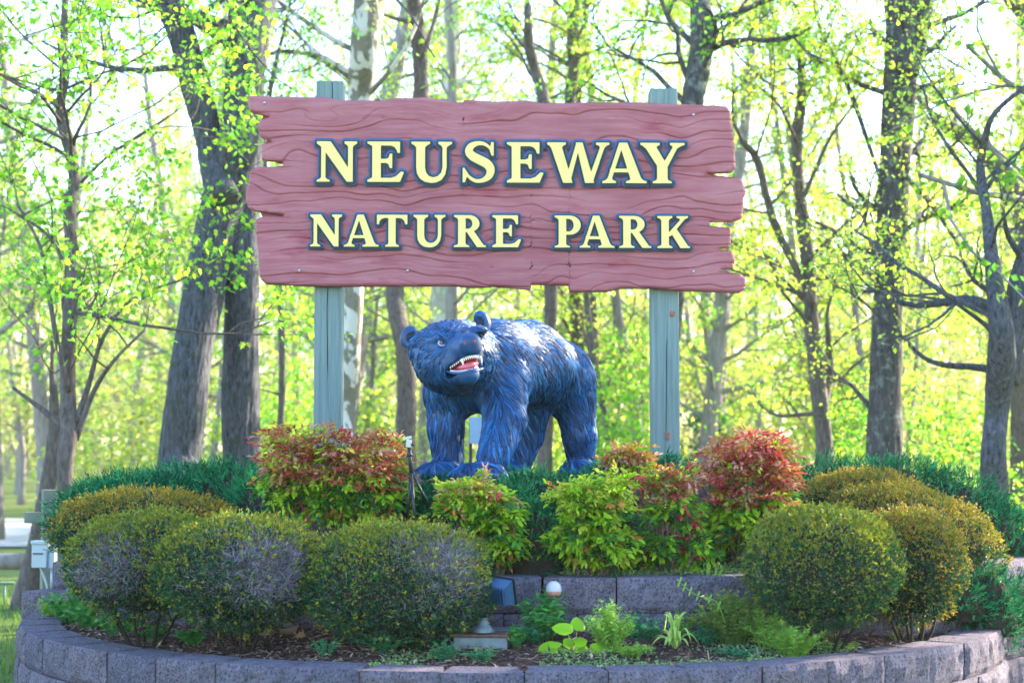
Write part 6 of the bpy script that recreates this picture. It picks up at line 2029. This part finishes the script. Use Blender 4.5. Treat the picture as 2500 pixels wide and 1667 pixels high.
for (u_, v_, rpx, nz, ddx) in ((1377, 1532, 26, (.0, -.55, .8), (-1, 0, .1)), (1412, 1524, 22, (.3, -.6, .7), (.2, -.2, .9)), (1338, 1582, 25, (-.2, -.75, .6), (-1, -.2, -.2)), (1362, 1594, 18, (.1, -.85, .5), (-.3, -.3, -.8)), (1388, 1568, 16, (0, -.8, .6), (.1, -.3, -.9)),
                              (1416, 1566, 17, (.1, -.7, .7), (.5, -.3, .5)), (1418, 1586, 22, (.1, -.8, .55), (.1, -.4, -.9)), (1462, 1588, 26, (.35, -.8, .4), (.4, -.3, -.9)), (1355, 1572, 15, (0, -.5, .9), (.9, 0, .2))):
    c_ = P(u_, v_, b[1] + r2.normal(0, .03))
    lf = round_leaf(c_, rpx * M2PX(b[1]), nz, ddx, (.25, .46, .015))
    sm = MB(); tube(sm, smooth_path([b - np.array((0, 0, .01)), b * .5 + c_ * .5 + np.array((0, 0, .015)), c_], 7), .0022, 5, (.30, .40, .08), cap=False); sm.build('stalk', M_LEAF_SOFT, lf)
b = soil_at(1740, 1545) + np.array((0, .05, .1))
gt = thing('grass_tuft', 'tuft of pale green grass blades sprouting from the creeping mound', 'grass tuft', tuple(b))
for k in range(34):
    a = r2.uniform(0, 2 * PI); L = r2.uniform(.05, .18); hgt = r2.uniform(.12, .30)
    out = np.array((math.cos(a), math.sin(a) * .7, 0))
    blade([b, b + out * L * .3 + np.array((0, 0, hgt * .6)), b + out * L * .7 + np.array((0, 0, hgt)), b + out * L * 1.2 + np.array((0, 0, hgt * .9))], .0045, palette(1, GY, [1, 1, 1, 1], .15, r2)[0], M_LEAF_SOFT, gt)
b = soil_at(1745, 1500)
vs = thing('trailing_shoot', 'thin arching shoot with paired leaves in front of the upper wall', 'shoot', tuple(b))
pts = smooth_path([P(1770, 1520, 8.95), P(1748, 1468, 8.93), P(1700, 1452, 8.92), P(1672, 1432, 8.92), P(1652, 1412, 8.92)], 22)
mb = MB(); tube(mb, pts, np.linspace(.003, .0015, 22), 5, (.28, .40, .10), cap=False); mb.build('stem', M_LEAF_SOFT, vs)
mb = MB()
for k in range(4, 22, 3):
    for sgn in (-1, 1):
        leaves(mb, pts[k][None], np.array([[.3 * sgn, -.1, .8 * sgn]]), np.array([[0, -1, .3]]), .03, np.array([[.22, .42, .07]]), LEAF_OVAL, .7)
mb.build('foliage', M_LEAF_SOFT, vs, kind='stuff')

# dry leaves lying in the shade between the shrubs
M_DRY = leaf_mat('dry_brown_leaves', .12, .8, .15)
for k, (u_, v_, s_, lab) in enumerate(((705, 1545, .13, 'big curled brown maple leaf between the wide low shrub and the front left shrub'), (672, 1556, .09, 'flat tan leaf lying left of the curled brown maple leaf'), (815, 1530, .11, 'grey brown leaf standing on edge under the front left shrub'), (880, 1552, .08, 'small dark dry leaf under the front left shrub'),
                                       (745, 1565, .06, 'small rust coloured leaf on the mulch right of the curled maple leaf'), (1100, 1545, .09, 'dry brown leaf pressed against the left side of the junction box'))):
    p = soil_at(u_, v_) + np.array((0, 0, .03))
    SVl, STl = LEAF_LOBED
    V = SVl.copy(); V[:, 2] += .35 * V[:, 1] ** 2 + .18 * np.sin(V[:, 0] * 5)
    V = V * s_
    V = V @ rotm('Z', r2.uniform(0, 6)).T @ rotm('X', .9 + r2.normal(0, .3)).T
    c_ = palette(1, [(.28, .15, .085), (.34, .2, .12), (.20, .12, .09)], [1, 1, 1], .1, r2)
    o = link('dry_leaf', mesh_data('dry_leaf', V, [STl], M_DRY, np.repeat(c_, len(V), 0)), None, tuple(p))
    tag(o, lab, 'leaf', 'dry leaves in the front bed')

# low green cover on the edge of the beds
gc = MB()
n = 5200
a = r2.uniform(-.25, .68, n); r = R1 - .22 - .45 * r2.random(n) ** 1.6
x, y = C1[0] + r * np.sin(a), C1[1] - r * np.cos(a)
pt = fbm(np.stack([x * 3, y * 3, 0 * x], -1), 3, 66)
k_ = pt > .47
x, y = x[k_], y[k_]; n = len(x)
leaves(gc, np.stack([x, y, bed_z(x, y) + r2.uniform(.0, .03, n)], -1), rdir(n, r2) * np.array((1, 1, .6)), rdir(n, r2) * .6 + np.array((0, -.2, 1)), r2.uniform(.010, .024, n), palette(n, [(.16, .28, .10), (.22, .36, .10), (.30, .36, .16), (.12, .26, .09)], [2, 2, 1.5, 2], .15, r2), LEAF_DIA, 1.2)
n = 6500
a = r2.uniform(-.1, .52, n); r = R2 - .20 - .38 * r2.random(n) ** 1.4
x, y = C2[0] + r * np.sin(a), C2[1] - r * np.cos(a)
pt = fbm(np.stack([x * 2.5, y * 2.5, 0 * x], -1), 3, 67)
k_ = pt + .35 * (x / 2) > .52
x, y = x[k_], y[k_]; n = len(x)
leaves(gc, np.stack([x, y, mound_z(x, y) + r2.uniform(.0, .04, n)], -1), rdir(n, r2) * np.array((1, 1, .8)), rdir(n, r2) * .6 + np.array((0, -.2, 1)), r2.uniform(.012, .030, n), palette(n, [(.18, .30, .10), (.28, .38, .12), (.36, .38, .20), (.14, .28, .09)], [2, 2, 2, 2], .15, r2), LEAF_DIA, 1.0)
gc.build('ground_cover', M_LEAF_SOFT, kind='stuff')

# grass beyond the wall, left and right
gr = MB()
n = 16000
x = np.concatenate([r2.uniform(-7.5, -2.9, n * 3 // 4), r2.uniform(3.0, 5.5, n // 4)]); y = np.concatenate([7.5 + 12 * r2.random(n * 3 // 4) ** 1.3, r2.uniform(8, 15, n // 4)])
k_ = (np.hypot(x - C1[0], y - C1[1]) > R1 + .1) & (np.hypot(x - C2[0], y - C2[1]) > R2 + .12)
x, y = x[k_], y[k_]; n = len(x)
b_ = np.stack([x, y, ground_z(x, y) - .01], -1)
d = r2.normal(0, .35, (n, 3)) + np.array((0, 0, 1))
leaves(gr, b_, d, rdir(n, r2) * np.array((1, 1, .1)), r2.uniform(.05, .13, n), palette(n, [(.09, .19, .035), (.13, .22, .04), (.19, .24, .07), (.06, .15, .035)], [3, 3, 1.4, 2], .15, r2), LEAF_NEEDLE, .9)
gr.build('grass', M_LEAF_SOFT, kind='stuff')
